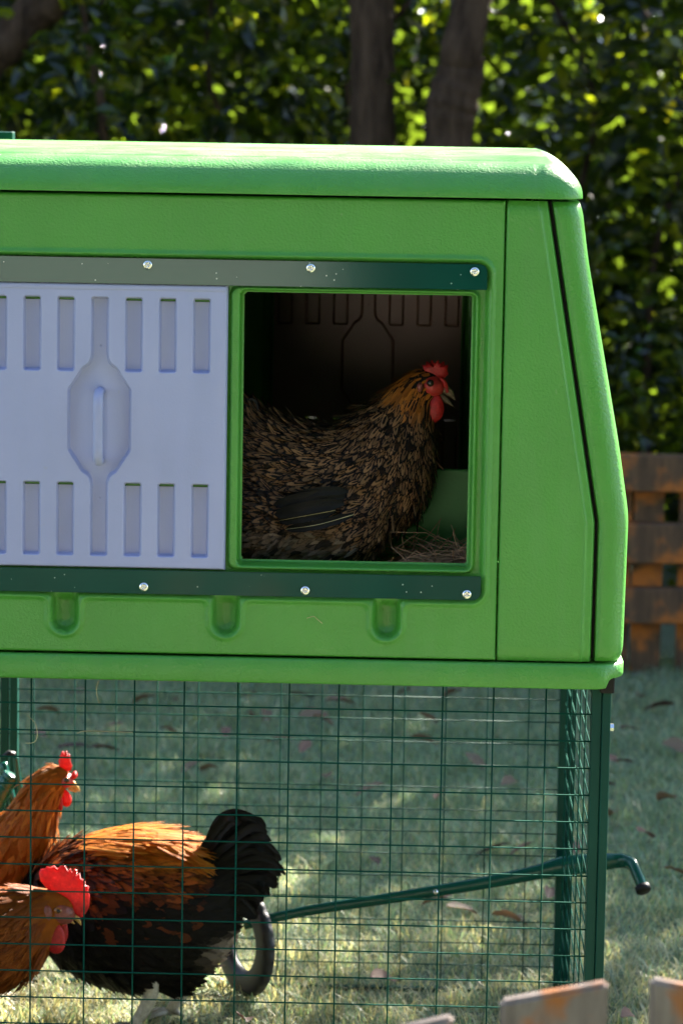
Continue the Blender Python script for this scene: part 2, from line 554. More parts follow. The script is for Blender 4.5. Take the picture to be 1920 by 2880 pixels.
def front_depth(x, z):
    d = sd_rbox(x, z, *REC, 0.018)
    bowl = np.zeros(x.shape)
    for ux in (-0.4167 - 0.2436, -0.4167, -0.1728, 0.0704):
        u = sd_rbox(x, z, ux - 0.0205, ux + 0.0205, 0.8075, 0.90, 0.02)
        d = smin(d, u, 0.014)
        bowl = np.maximum(bowl, sstep(0.004, -0.017, u) * sstep(0.868, 0.852, z))
    y = 0.010 * sstep(0.0, -0.006, d)
    y += -0.0042 * np.exp(-((d - 0.0045) / 0.0036) ** 2)
    y += bowl * 0.010
    f = sd_rbox(x, z, *FRM, 0.014)
    y -= 0.0085 * sstep(0.0015, -0.0035, f)
    h = sd_rbox(x, z, *HOLE, 0.009)
    y += 0.034 * sstep(0.0, -0.0030, h) + 0.002 * sstep(0.003, 0.0, h)
    # soft rounded outer edges
    e = np.minimum(np.minimum(x - mirx(0.2363), 0.2363 - x), np.minimum(z - 0.7765, 1.4700 - z))
    y += 0.006 * np.clip(1 - e / 0.003, 0, 1) ** 2
    return y, h


def face_panel(name, front=True, mat=None):
    xs = np.linspace(mirx(0.2363), 0.2363, 470); zs = np.linspace(0.7765, 1.4700, 380)
    X, Z = np.meshgrid(xs, zs, indexing='ij')
    y, h = front_depth(X, Z)
    Y = y if front else DEPTH - y
    V = np.stack([X, Y, Z], -1).reshape(-1, 3)
    Fc = grid_faces(len(xs), len(zs))
    hm = (h < -0.0045).ravel()
    Fc = Fc[~hm[Fc].all(1)]
    if not front: Fc = Fc[:, ::-1]
    return mesh_np(name, V, Fc, mat or M_GREEN, coop)


face_panel('front_panel'); face_panel('back_panel', False)

# --- corner panels either side of the front panel
ZK = np.array([1.469, 0.9893, 0.7755])
RK = np.array([0.2992, 0.3812, 0.3803])
LK = np.array([0.3046, 0.3862, 0.3852])            # near edge of the end cap
ZS = np.array([1.469, 1.388, 1.10, 0.997, 0.777])
SK = np.array([0.351, 0.362, 0.4174, 0.434, 0.431])


def corner_panel(side, front):
    zs = np.unique(np.concatenate([np.linspace(0.7765, 1.4700, 60), [0.9893, 0.985, 0.994]]))
    ts = np.concatenate([np.linspace(0, 0.02, 4), np.linspace(0.04, 0.62, 12), np.linspace(0.65, 1.0, 48)])
    R = np.interp(zs, ZK[::-1], RK[::-1])
    rows = []
    for z, r in zip(zs, R):
        x0 = 0.2375
        x = x0 + ts * (r - x0)
        y = np.zeros_like(x)
        y += 0.006 * np.clip(1 - (x - x0) / 0.003, 0, 1) ** 2
        c = r - 0.0145                                # crease where the panel turns back
        y += np.where(x > c, (x - c) * 0.20 + 0.0004, 0) - 0.0016 * np.exp(-((x - c) / 0.0018) ** 2)
        y += 0.007 * np.clip(1 - (r - x) / 0.0035, 0, 1) ** 2
        e = min(z - 0.7765, 1.4700 - z)
        y += 0.006 * max(0, 1 - e / 0.003) ** 2
        xx = np.concatenate([x, [r]]); yy = np.concatenate([y, [0.045]])
        rows.append(np.stack([xx, yy, np.full_like(xx, z)], -1))
    V = np.array(rows); nz, nx = V.shape[:2]
    V = V.reshape(-1, 3)
    if side < 0: V[:, 0] = 2 * CX - V[:, 0]
    if not front: V[:, 1] = DEPTH - V[:, 1]
    Fc = grid_faces(nz, nx)
    if (side > 0) == front: Fc = Fc[:, ::-1]
    return mesh_np('corner_panel', V, Fc, M_GREEN, coop)


for s in (1, -1):
    for fr in (True, False):
        corner_panel(s, fr)


for s_ in (1, -1):
    for y_ in (0.040, DEPTH - 0.040):
        zs = [0.7775, 0.9893, 1.469]
        V = []
        for z in zs:
            r_ = float(np.interp(z, ZK[::-1], RK[::-1]))
            for dx in (-0.004, 0.018):
                for dy in (-0.004, 0.004): V.append(((r_ + dx) if s_ > 0 else mirx(r_ + dx), y_ + dy, z))
        Fq = []
        for k in (0, 4):
            Fq += [(k, k + 1, k + 5, k + 4), (k + 1, k + 3, k + 7, k + 5), (k + 3, k + 2, k + 6, k + 7), (k + 2, k, k + 4, k + 6)]
        mesh_py('corner_gap_strip', V, Fq, M_BLACK, coop)  # black strip behind the gap beside the corner panel, keeping it dark

# --- bulging end caps
def end_cap(side):
    zs = np.linspace(0.7775, 1.4690, 70)
    L = np.interp(zs, ZK[::-1], LK[::-1]); R = np.interp(zs, ZS[::-1], SK[::-1])
    # round the knee a little
    k = np.array([1, 2, 3, 2, 1]) / 9
    R = np.convolve(np.pad(R, 2, 'edge'), k, 'valid')
    rows = []
    for i, (z, l, r) in enumerate(zip(zs, L, R)):
        prof = [(l + 0.002, 0.10), (l, 0.02)]
        for a in np.linspace(0, math.pi / 2, 22):
            prof.append((l + 0.002 + (r - l - 0.002) * math.sin(a) ** 0.62, 0.004 + 0.058 * (1 - math.cos(a) ** 0.62)))
        half = prof + [(r, 0.2), (r, 0.35)]
        full = half + [(x, DEPTH - y) for x, y in reversed(half)]
        edge = min(i, len(zs) - 1 - i)
        ins = (0.004, 0.0012, 0)[min(edge, 2)]
        cx, cy = (l + r) / 2 - 0.05, DEPTH / 2
        full = [(x - ins * (1 if x > l + .004 else 0), y + ins * (1 if y < cy else -1)) for x, y in full]
        rows.append([(x, y, z) for x, y in full])
    V = np.array(rows); nz, nx = V.shape[:2]
    top = V[-1].copy(); top[:, 0] = np.minimum(top[:, 0], top[0, 0]); bot = V[0].copy(); bot[:, 0] = np.minimum(bot[:, 0], bot[0, 0])
    V = np.concatenate([bot[None], V, top[None]]); nz += 2
    V = V.reshape(-1, 3)
    if side < 0: V[:, 0] = 2 * CX - V[:, 0]
    Fc = grid_faces(nz, nx)
    if side > 0: Fc = Fc[:, ::-1]
    return mesh_np('end_cap', V, Fc, M_GREEN, coop)


end_cap(1); end_cap(-1)


# --- lid
def make_lid():
    x1 = 0.3520; x0 = mirx(x1); y0 = -0.013; y1 = DEPTH + 0.013
    RX, RY, RZ = 0.068, 0.060, 0.046

    def axis(a0, a1, R, n_mid):
        th = np.linspace(0, math.pi / 2, 18)
        e = R * (1 - np.cos(th))
        return np.concatenate([a0 + e, np.linspace(a0 + R, a1 - R, n_mid + 2)[1:-1], (a1 - e)[::-1]])
    xs = axis(x0, x1, RX, 200); ys = axis(y0, y1, RY, 150)
    X, Y = np.meshgrid(xs, ys, indexing='ij')
    a = np.where(X > CX, np.clip(1 - (x1 - X) / RX, 0, 1), -np.clip(1 - (X - x0) / RX, 0, 1))
    cy = (y0 + y1) / 2
    b = np.where(Y > cy, np.clip(1 - (y1 - Y) / RY, 0, 1), -np.clip(1 - (Y - y0) / RY, 0, 1))
    q = np.maximum(np.abs(a), np.abs(b))
    pn = (np.abs(a) ** 2.6 + np.abs(b) ** 2.6) ** (1 / 2.6)
    f = np.where(pn > 0, q / np.maximum(pn, 1e-9), 1)
    a2, b2 = a * f, b * f
    X2 = np.where(a != 0, np.where(a > 0, x1 - RX * (1 - a2), x0 + RX * (1 + a2)), X)
    Y2 = np.where(b != 0, np.where(b > 0, y1 - RY * (1 - b2), y0 + RY * (1 + b2)), Y)
        # gentle crown of the roof
    dd = np.clip(1 - ((Y2 - cy) / (cy - y0)) ** 2, 0, 1)
    Z = 1.4745 + (RZ + 0.018 * dd ** 0.8) * np.sqrt(np.clip(1 - q ** 2.15, 0, 1))
    # long moulded steps on the roof
    for g, dep in ((0.075, 0.0050), (0.20, 0.0026), (0.34, 0.0026)):
        for gg in (g, DEPTH - g):
            Z -= dep * np.exp(-((Y2 - gg) / 0.006) ** 2) * (np.abs(X2 - CX) < x1 - CX - 0.10)
    # panel step near the right and left end: the end pieces stand a little proud
    stp = sstep(0.2845, 0.2862, X2) + sstep(mirx(0.2845), mirx(0.2862), X2)
    grv = np.exp(-((X2 - 0.2852) / 0.0016) ** 2) + np.exp(-((X2 - mirx(0.2852)) / 0.0016) ** 2)
    off = (0.0016 * stp - 0.0022 * grv) * (q > 0.25)
    Y2 = Y2 + off * np.where(Y2 < cy, -1, 1) * np.clip(np.abs(b2) * 2, 0, 1)
    Z += off * np.clip(1 - np.abs(b2), 0, 1)
    nx, ny = X2.shape
    V = np.stack([X2, Y2, Z], -1).reshape(-1, 3)
    Fc = grid_faces(nx, ny)
    # underside rim
    idx = np.arange(nx * ny).reshape(nx, ny)
    loop = np.concatenate([idx[:, 0], idx[-1, 1:], idx[-2::-1, -1], idx[0, -2:0:-1]])
    ring = V[loop].copy(); ring[:, 2] = 1.4735
    ring2 = ring.copy(); c = np.array([CX, cy, 1.4735])
    ring2[:, 0] = CX + (ring[:, 0] - CX) * (1 - 0.03 / (x1 - CX)); ring2[:, 1] = cy + (ring[:, 1] - cy) * (1 - 0.03 / (cy - y0))
    ring3 = ring2.copy(); ring3[:, 2] = 1.50
    n0 = len(V); m = len(loop)
    V = np.concatenate([V, ring, ring2, ring3])
    extra = []
    for lev in range(3):
        A = loop if lev == 0 else n0 + (lev - 1) * m + np.arange(m)
        B = n0 + lev * m + np.arange(m)
        extra.append(np.stack([A, B, np.roll(B, -1), np.roll(A, -1)], -1))
    Fc = np.concatenate([Fc] + extra)
    return mesh_np('lid', V, Fc, M_GREEN, coop)


make_lid()


# --- tray under the body
def make_tray():
    x1 = 0.4325; x0 = mirx(x1); y0 = -0.006; y1 = DEPTH + 0.006; r = 0.055
    pts = []
    for cx, cy, a0 in ((x1 - r, y1 - r, 0), (x0 + r, y1 - r, 90), (x0 + r, y0 + r, 180), (x1 - r, y0 + r, 270)):
        for a in np.linspace(a0, a0 + 90, 16):
            pts.append((cx + r * math.cos(math.radians(a)), cy + r * math.sin(math.radians(a))))
    dense = []
    for i in range(len(pts)):
        p, q = np.array(pts[i]), np.array(pts[(i + 1) % len(pts)])
        k = max(1, int(np.linalg.norm(q - p) / 0.012))
        for t in range(k): dense.append(p + (q - p) * t / k)
    pts = np.array(dense); n = len(pts)
    cen = np.array([CX, DEPTH / 2])

    def ring(inset, z):
        d = pts - cen
        p = cen + np.sign(d) * np.maximum(np.abs(d) - inset, 0)
        zz = np.full(n, z) if np.isscalar(z) else z
        return np.column_stack([p, zz])
    # the lower edge steps up over the leg sockets at the four corners
    half = np.abs(pts[:, 0] - CX)
    up = sstep(0.404 - CX, 0.412 - CX, half) * sstep(0.14, 0.10, np.minimum(np.abs(pts[:, 1] - y0), np.abs(pts[:, 1] - y1)))
    lo = 0.7355 + 0.0145 * up
    R = [ring(0.02, 0.7735), ring(0.0025, 0.7735), ring(0.0, 0.7705), ring(0.0, lo + 0.004), ring(0.001, lo + 0.0012), ring(0.0035, lo), ring(0.0075, lo + 0.003), ring(0.010, 0.752), ring(0.2, 0.752), ring(0.5, 0.752)]
    V = np.concatenate(R)
    Fc = []
    i = np.arange(n); j = (i + 1) % n
    for k in range(len(R) - 1):
        Fc.append(np.stack([k * n + i, (k + 1) * n + i, (k + 1) * n + j, k * n + j], -1))
    return mesh_np('tray', V, np.concatenate(Fc), M_GREEN, coop)


make_tray()

# --- inside: lining, floor, partition
lx0, lx1 = mirx(0.2363) + 0.004, 0.2323
V = []; 
bm = bmesh.new()
for q in (((lx0, .012, .885), (lx0, DEPTH - .012, .885), (lx0, DEPTH - .012, 1.455), (lx0, .012, 1.455)),
          ((lx1, .012, .885), (lx1, .012, 1.455), (lx1, DEPTH - .012, 1.455), (lx1, DEPTH - .012, .885)),
          ((lx0, .012, 1.455), (lx0, DEPTH - .012, 1.455), (lx1, DEPTH - .012, 1.455), (lx1, .012, 1.455))):
    bm.faces.new([bm.verts.new(p) for p in q])
bm_obj('inner_lining', bm, M_DARKGREEN, coop)
box('inner_floor', lx0, lx1, 0.012, DEPTH - 0.012, 0.872, 0.886, M_DARKGREEN, coop)
box('partition', -0.20, lx1 - 0.001, 0.335, 0.347, 0.886, 1.028, M_DARKGREEN, coop, 0.003)


# --- sliding doors
def door_mesh(name, cx, front, mat):
    x0, x1, z0, z1 = cx - 0.1915, cx + 0.1915, 0.9065, 1.3385
    xs = np.linspace(x0, x1, 330); zs = np.linspace(z0, z1, 360)
    X, Z = np.meshgrid(xs, zs, indexing='ij')
    x = X - cx
    d = np.full(X.shape, 1.0); hole = np.full(X.shape, 1.0)
    for o in (-.1524, -.1016, -.0508, .0508, .1016, .1524):
        for b_, t_ in ((1.205, 1.3165), (0.926, 1.0375)):
            s = sd_rbox(x, Z, o - .0131, o + .0131, b_, t_, 0.004)
            d = np.minimum(d, s)
            hole = np.minimum(hole, np.maximum(s + 0.0012, (t_ - 0.0068) - Z))
    w, wh = 0.0131, 0.0473
    rr_ = 0.010
    hexa = [(-.020, 1.2085), (-wh + rr_, 1.1795), (-wh + rr_, 1.0845), (-.020, 1.0555), (.020, 1.0555), (wh - rr_, 1.0845), (wh - rr_, 1.1795), (.020, 1.2085)]
    hexa = [(a_, 1.132 + (b_ - 1.132) * .90) for a_, b_ in hexa]
    p = smin(sd_poly(x, Z, hexa) - rr_, sd_rbox(x, Z, -w, w, 0.926, 1.3165, 0.004), 0.022)
    d = np.minimum(d, p)
    y = -0.0045 + 0.0115 * sstep(0.0004, -0.0028, d)
    # the vents' lower lip
    e = np.minimum(np.minimum(X - x0, x1 - X), np.minimum(Z - z0, z1 - Z))
    y += 0.010 * np.clip(1 - e / 0.0035, 0, 1) ** 2
    y -= 0.0012 * sstep(0.0115, 0.0095, z1 - Z) * sstep(0.002, 0.006, z1 - Z)
    for ex, ez in ((0, 1.243), (0, 1.012)):
        y += 0.001 * (np.hypot(x - ex, Z - ez) < 0.0014)
    Y = y if front else DEPTH - y
    V = np.stack([X, Y, Z], -1).reshape(-1, 3)
    Fc = grid_faces(len(xs), len(zs))
    hm = (hole < 0).ravel()
    Fc = Fc[~hm[Fc].all(1)]
    if not front: Fc = Fc[:, ::-1]
    dr = mesh_np(name, V, Fc, mat, coop)
    # handle: rounded loop standing on the sunken middle
    sg = 1 if front else -1
    base = 0.0 if front else DEPTH
    zt, zb = 1.178, 1.0655
    path = [(0, 0.004, zt - .004), (0, -0.010, zt - .004), (0, -0.018, zt - .009), (0, -0.0215, zt - .020), (0, -0.022, zt - .035), (0, -0.022, zb + .035),
            (0, -0.0215, zb + .020), (0, -0.018, zb + .009), (0, -0.010, zb + .004), (0, 0.004, zb + .004)]
    sp = smooth_path(path, 4)
    Vh, Fh = sweep([Vector((cx + p_[0], base + sg * p_[1], p_[2])) for p_ in sp], 0.0075, 12, squash=(1.0, 0.85), up=(1, 0, 0))
    mesh_py('handle', Vh, Fh, mat, dr, True)
    # back skin so that the door has thickness; it stops short of the vents
    return dr


front_door = door_mesh('sliding_door', -0.3655, True, M_LILAC)
back_door = door_mesh('sliding_door', 0.020, False, M_BROWNGREY)
front_door['label'] = 'lilac grey sliding door pushed open to the left'
back_door['label'] = 'closed back door seen through the hatch'


# --- rails with screws
def screw_mesh():
    n, m = 24, 9
    V = []; 
    R = 0.0072
    for i in range(n):
        a = 2 * math.pi * i / n
        for j in range(m):
            t = j / (m - 1)
            r = R * math.sin(t * math.pi / 2); h = 0.0042 * math.cos(t * math.pi / 2) ** 0.8
            x, z = r * math.cos(a), r * math.sin(a)
            arm = min(abs(x), abs(z))
            if r < R * 0.52: h -= 0.0018 * max(0.0, 1 - (arm / 0.0011) ** 2)
            V.append((x, -h, z))
    Fc = grid_faces(n, m, True)
    me_o = mesh_np('screw', np.array(V), Fc[:, ::-1], M_SCREW)
    me = me_o.data
    bpy.data.objects.remove(me_o)
    return me


SCREW = screw_mesh()


def rail(z0, z1, rx, screws, front=True):
    x0 = mirx(rx)
    bm = bmesh.new()
    top = z1 > 1.2
    r = 0.012
    out = []
    # outer corners are rounded, the corners next to the door are square
    def arc(cx, cz, a0):
        return [(cx + r * math.cos(math.radians(a)), cz + r * math.sin(math.radians(a))) for a in np.linspace(a0, a0 + 90, 7)]
    if top:
        out = [(x0, z0), (rx, z0)] + arc(rx - r, z1 - r, 0) + arc(x0 + r, z1 - r, 90)
    else:
        out = [(rx, z1), (x0, z1)] + arc(x0 + r, z0 + r, 180) + arc(rx - r, z0 + r, 270)
    ya, yb = (-0.0085, -0.0058) if front else (DEPTH + 0.0085, DEPTH + 0.0058)
    f = bm.faces.new([bm.verts.new((x, ya, z)) for x, z in out])
    e = bmesh.ops.extrude_face_region(bm, geom=[f])
    bmesh.ops.translate(bm, vec=(0, yb - ya, 0), verts=[v for v in e['geom'] if isinstance(v, bmesh.types.BMVert)])
    bmesh.ops.recalc_face_normals(bm, faces=bm.faces)
    es = [ed for ed in bm.edges if abs(ed.verts[0].co.y - ya) < 1e-6 and abs(ed.verts[1].co.y - ya) < 1e-6]
    bmesh.ops.bevel(bm, geom=es, offset=0.0008, segments=2, affect='EDGES')
    o = bm_obj('door_rail', bm, M_RAIL, coop)
    for sx, sz in screws:
        s = bpy.data.objects.new('screw', SCREW); link(s, o)
        s.location = (sx, ya + (-0.0001 if front else 0.0001), sz)
        s.rotation_euler = (0, random.uniform(0, 3), 0 if front else math.pi)
    return o


for fr in (True, False):
    rail(1.3370, 1.3752, 0.2110, [(-0.5369, 1.3655), (-0.2942, 1.3657), (-0.0514, 1.3652), (0.1920, 1.3642)], fr)
    rail(0.8695, 0.9058, 0.2115, [(-0.538, 0.8800), (-0.2960, 0.8802), (-0.0526, 0.8796), (0.1908, 0.8786)], fr)

# --- legs with black sockets and bolts
YR = DEPTH - 0.03
for lx, ly in ((0.4070, 0.030), (mirx(0.4070), 0.030), (0.4070, YR), (mirx(0.4070), YR)):
    l = box('leg', lx - 0.0066, lx + 0.0066, ly - 0.013, ly + 0.013, GZ, 0.742, M_STEEL, coop, 0.0015)
    box('socket', lx - 0.0110, lx + 0.0110, ly - 0.017, ly + 0.017, 0.727, 0.7515, M_BLACK, l, 0.002)
    sgn = 1 if lx > CX else -1
    bm = bmesh.new()
    r_ = bmesh.ops.create_cone(bm, cap_ends=True, segments=6, radius1=0.006, radius2=0.006, depth=0.006)
    bmesh.ops.rotate(bm, verts=bm.verts, cent=(0, 0, 0), matrix=Matrix.Rotation(math.pi / 2, 3, 'Y'))
    bmesh.ops.translate(bm, verts=bm.verts, vec=(lx + sgn * 0.0095, ly, 0.672))
    bm_obj('bolt', bm, M_SCREW, l)
    box('foot_cap', lx - 0.011, lx + 0.011, ly - 0.018, ly + 0.018, GZ - 0.003, GZ + 0.022, M_BLACK, l, 0.003)

# --- wheel and its lever at the back of the coop (built in place, then parented)
def to_local(o):
    o.parent = coop
    o.matrix_parent_inverse = (Matrix.Translation((0, F0, 0)) @ Matrix.Rotation(YAW, 4, 'Z')).inverted()
    return o


def wheel_at(c, ang, label=None):
    """tyre with sipes; ang = turn of the axle about Z"""
    R, w = 0.100, 0.0125
    prof = []
    for a in np.linspace(0, 2 * math.pi, 21)[:-1]:
        prof.append((0.0795 + 0.0245 * (abs(math.cos(a)) ** 0.75) * np.sign(math.cos(a)), w * (abs(math.sin(a)) ** 0.7) * np.sign(math.sin(a))))
    prof = np.array(prof); nP = len(prof); nA = 96
    V = np.zeros((nA, nP, 3))
    rot = Matrix.Rotation(ang, 3, 'Z')
    rm = np.array(rot)
    for i in range(nA):
        t = 2 * math.pi * i / nA
        rr = prof[:, 0].copy()
        tread = prof[:, 0] > 0.098
        rr[tread] -= 0.0035 if i % 4 == 0 else 0
        V[i, :, 0] = rr * math.cos(t); V[i, :, 2] = rr * math.sin(t); V[i, :, 1] = prof[:, 1]
    V = V.reshape(-1, 3) @ rm.T + np.array(c)
    Fc = []
    for i in range(nA):
        for j in range(nP):
            a, b_ = i * nP + j, ((i + 1) % nA) * nP + j
            a2, b2 = i * nP + (j + 1) % nP, ((i + 1) % nA) * nP + (j + 1) % nP
            Fc.append((a, b_, b2, a2))
    o = mesh_np('wheel', V, np.array(Fc), M_RUBBER)
    return to_local(o)


YW = F0 + 0.965
wc = P(562, 2150, YW); wc.z = GZ + 0.104
wheel_at(wc, math.radians(-60))
wheel_at((wc.x - 1.0, YW, GZ + 0.104), math.radians(-60))

lev = [P(560, 2125, YW), P(700, 2093, YW), P(900, 2062, YW), P(1100, 2030, YW), P(1230, 2004, YW), P(1290, 1990, YW), P(1350, 1983, YW), P(1410, 1977, YW),
       P(1436, 1978, YW - .01), P(1452, 1987, YW - .03), P(1463, 2010, YW - .05), P(1476, 2042, YW - .07)]
sp = smooth_path([tuple(p) for p in lev], 5)
r = list(np.interp(np.linspace(0, 11, len(sp)), [0, 2, 3, 4, 5, 6, 7, 8, 11], [.0092, .0105, .0118, .0140, .0190, .0190, .0145, .0135, .0125]))
Vt, Ft = sweep([Vector(p) for p in sp], r, 14, squash=(1, 0.75))
lever = to_local(mesh_py('lever', Vt, Ft, M_TUBE, None, True))
e = Vector(sp[-1]); d = (Vector(sp[-1]) - Vector(sp[-4])).normalized()
Vt, Ft = sweep([e - d * 0.006, e + d * 0.004, e + d * 0.006], [0.0142, 0.0142, 0.0120], 16)
g = mesh_py('grip_cap', Vt, Ft, M_BLACK, None, True); to_local(g)
g.parent = lever; g.matrix_parent_inverse = Matrix.Identity(4)
# round pivot plate clipped to the lever
Vt, Ft = sweep([P(1000, 2049, YW - .016), P(1001, 2049, YW - .021)], 0.005, 10)
g = mesh_py('pivot_bolt', Vt, Ft, M_SCREW, None, True); g.parent = lever

# second lever with a ringed grip at the left
gp = [P(-60, 1945, YW - .02), P(-20, 1872, YW - .02), P(12, 1806, YW - .02), P(30, 1778, YW - .02)]
sp = smooth_path([tuple(p) for p in gp], 16)
rr = [0.0165 + 0.0007 * (1 if (i // 2) % 4 else -1.4) for i in range(len(sp))]
rr[-1] = 0.010; rr[-2] = 0.0155
Vt, Ft = sweep([Vector(p) for p in sp], rr, 16)
grip = to_local(mesh_py('lever', Vt, Ft, M_TUBE, None, True))
sp = smooth_path([tuple(P(36, 1738, YW - .03)), tuple(P(40, 1770, YW - .03)), tuple(P(50, 1840, YW - .03)), tuple(P(64, 1910, YW - .03)), tuple(P(110, 2120, YW - .03))], 6)
Vt, Ft = sweep([Vector(p) for p in sp], 0.0052, 10)
st = mesh_py('strut', Vt, Ft, M_TUBE, None, True); st.parent = grip
sp = smooth_path([tuple(P(8, 1752, YW)), tuple(P(30, 1840, YW)), tuple(P(62, 1960, YW)), tuple(P(96, 2100, YW))], 6)
Vt, Ft = sweep([Vector(p) for p in sp], 0.0072, 10)
st = mesh_py('strut', Vt, Ft, M_TUBE, None, True); st.parent = grip
Vt, Ft = sweep([P(6, 1737, YW - .03), P(20, 1730, YW - .03), P(36, 1732, YW - .03)], [0.003, 0.0075, 0.006], 12, squash=(.7, 1.6))
st = mesh_py('grip_cap', Vt, Ft, M_BLACK, None, True); st.parent = grip

# latch bracket standing up behind the lid
b_ = box('latch_bracket', -0.80, -0.630, DEPTH - 0.02, DEPTH + 0.016, 1.46, 1.5455, M_STEEL, coop, 0.002)

# ------------------------------------------------------------------ wire run under the coop
run = empty('wire_run', (0, F0, 0), YAW)
tag(run, 'dark green welded wire run enclosing the space beneath the coop', 'wire run')
ZROW0 = P(773, 1637, F0).z
ROWS = [ZROW0 + 0.0421 * k for k in range(2, -17, -1)]
ROWS = [z for z in ROWS if GZ + 0.02 < z < 0.735]
FV = [64.8, 190, 304, 419, 542.6, 661.5, 776, 900.5, 1015, 1132, 1253]
FX = [P(u, 1682, F0).x for u in FV]
FX = [FX[0] - 0.0765 * k for k in range(8, 0, -1)] + FX
BX = [FX[-1] + 0.013 - 0.0762 * k for k in range(0, 19)]


def wire(p, q, parent, r=0.0012):
    p, q = Vector(p), Vector(q)
    mid = (p + q) / 2
    Vt, Ft = sweep([p, mid, q], r, 6)
    # welded mesh is never quite straight
    o = mesh_py('wire', Vt, Ft, M_WIREBACK if parent.name.startswith('back') else M_WIRE, parent, True)
    return o


def frame(name, x0, x1, y0, y1, parent, mids=()):
    bm = bmesh.new()
    t = 0.0145
    if abs(x1 - x0) > abs(y1 - y0):
        for x in (x0, x1 - t) + tuple(mids):
            box_bm(bm, x, x + t, y0, y0 + 0.02, GZ, 0.7335, 0.001)
        box_bm(bm, x0 + t + .0005, x1 - t - .0005, y0 + .002, y0 + 0.018, GZ - .012, GZ + 0.003, 0.001)
    else:
        for y in (y0, y1 - t):
            box_bm(bm, x0, x0 + 0.0145, y, y + t, GZ, 0.7335, 0.001)
        box_bm(bm, x0 + .002, x0 + .0125, y0 + t + .0005, y1 - t - .0005, GZ, GZ + 0.016, 0.001)
    return bm_obj(name, bm, M_STEEL, parent)


xr, xl = 0.3995, mirx(0.3995)
fp = frame('front_mesh_panel', xl, xr, 0.020, 0.020, run)
for x in FX:
    wire((x, 0.0315, GZ + .012), (x, 0.0315, 0.735), fp, 0.0012)
for z in ROWS:
    wire((xl + .008, 0.0287, z), (xr - .008, 0.0287, z), fp)
bp = frame('back_mesh_panel', xl, xr, DEPTH - 0.045, DEPTH - 0.045, run, (-0.646, -0.629))
for x in BX:
    if x > xl + .02: wire((x, DEPTH - 0.0365, GZ + .012), (x, DEPTH - 0.0365, 0.735), bp, 0.0011)
for z in ROWS:
    wire((xl + .008, DEPTH - 0.0393, z), (xr - .008, DEPTH - 0.0393, z), bp)
for sx in (xr - 0.0145, xl):
    spn = frame('side_mesh_panel', sx, sx, 0.042, DEPTH - 0.047, run)
    for y in np.arange(0.16, DEPTH - 0.07, 0.15):
        wire((sx + .0072, y, GZ + .012), (sx + .0072, y, 0.735), spn, 0.0012)
    for z in ROWS:
        wire((sx + .0100, 0.05, z), (sx + .0100, DEPTH - 0.055, z), spn)

# ------------------------------------------------------------------ birds
def union_body(name, spheres, mat, parent, voxel=0.006, smooth_it=10):
    bm = bmesh.new()
    for (x, y, z, rx, ry, rz) in spheres:
        r_ = bmesh.ops.create_icosphere(bm, subdivisions=3, radius=1.0)
        bmesh.ops.scale(bm, vec=(rx, ry, rz), verts=r_['verts'])
        bmesh.ops.translate(bm, vec=(x, y, z), verts=r_['verts'])
    me = bpy.data.meshes.new(name); bm.to_mesh(me); bm.free()
    o = bpy.data.objects.new(name, me); COL.objects.link(o)
    md = o.modifiers.new('r', 'REMESH'); md.mode = 'VOXEL'; md.voxel_size = voxel
    ms = o.modifiers.new('s', 'SMOOTH'); ms.iterations = smooth_it; ms.factor = 0.5
    dg = bpy.context.evaluated_depsgraph_get()
    me2 = bpy.data.meshes.new_from_object(o.evaluated_get(dg))
    o.modifiers.clear(); o.data = me2; bpy.data.meshes.remove(me)
    me2.name = name
    me2.materials.clear(); me2.materials.append(mat)
    me2.polygons.foreach_set('use_smooth', [True] * len(me2.polygons))
    if parent: o.parent = parent
    return o


def feathers(name, R, Nn, D, L, W, col, pat, lift, mat, parent, curl=0.25, cup=0.12):
    """joined feather blades: roots R, normals Nn, directions D, lengths L, widths W (all arrays)"""
    s = np.array([0.0, 0.22, 0.5, 0.8, 1.0]); w = np.array([0.45, 0.85, 1.0, 0.78, 0.12])
    n = len(R); k = len(s)
    C = np.cross(D, Nn); C /= np.linalg.norm(C, axis=1, keepdims=True) + 1e-9
    ctr = R[:, None, :] + D[:, None, :] * (L[:, None] * s)[:, :, None] + Nn[:, None, :] * (L[:, None] * (lift[:, None] * s - curl * lift[:, None] * s ** 2 * 2))[:, :, None]
    hw = (W[:, None] * w / 2)
    V = np.zeros((n, k, 3, 3))
    for j, sd in enumerate((-1, 0, 1)):
        V[:, :, j, :] = ctr + C[:, None, :] * (sd * hw)[:, :, None] - Nn[:, None, :] * (abs(sd) * hw * cup * 2)[:, :, None]
    UV = np.zeros((n, k, 3, 2))
    for j in range(3): UV[:, :, j, 0] = 0.5 + (j - 1) * 0.5 * w
    UV[:, :, :, 1] = s[None, :, None]
    base = np.arange(n)[:, None] * (k * 3)
    q = []
    for i in range(k - 1):
        for j in range(2):
            q.append([i * 3 + j, (i + 1) * 3 + j, (i + 1) * 3 + j + 1, i * 3 + j + 1])
    q = np.array(q)
    Fc = (base[:, :, None] + q[None]).reshape(-1, 4)
    cc = np.repeat(np.column_stack([col, np.ones(n)]), k * 3, 0); pp = np.repeat(np.column_stack([pat, np.ones(n) * .5]) if pat.shape[1] == 3 else pat, k * 3, 0)
    o = mesh_np(name, V.reshape(-1, 3), Fc, mat, None, True, UV.reshape(-1, 2), cc, None, pp)
    o.parent = parent
    o['kind'] = 'stuff'
    return o


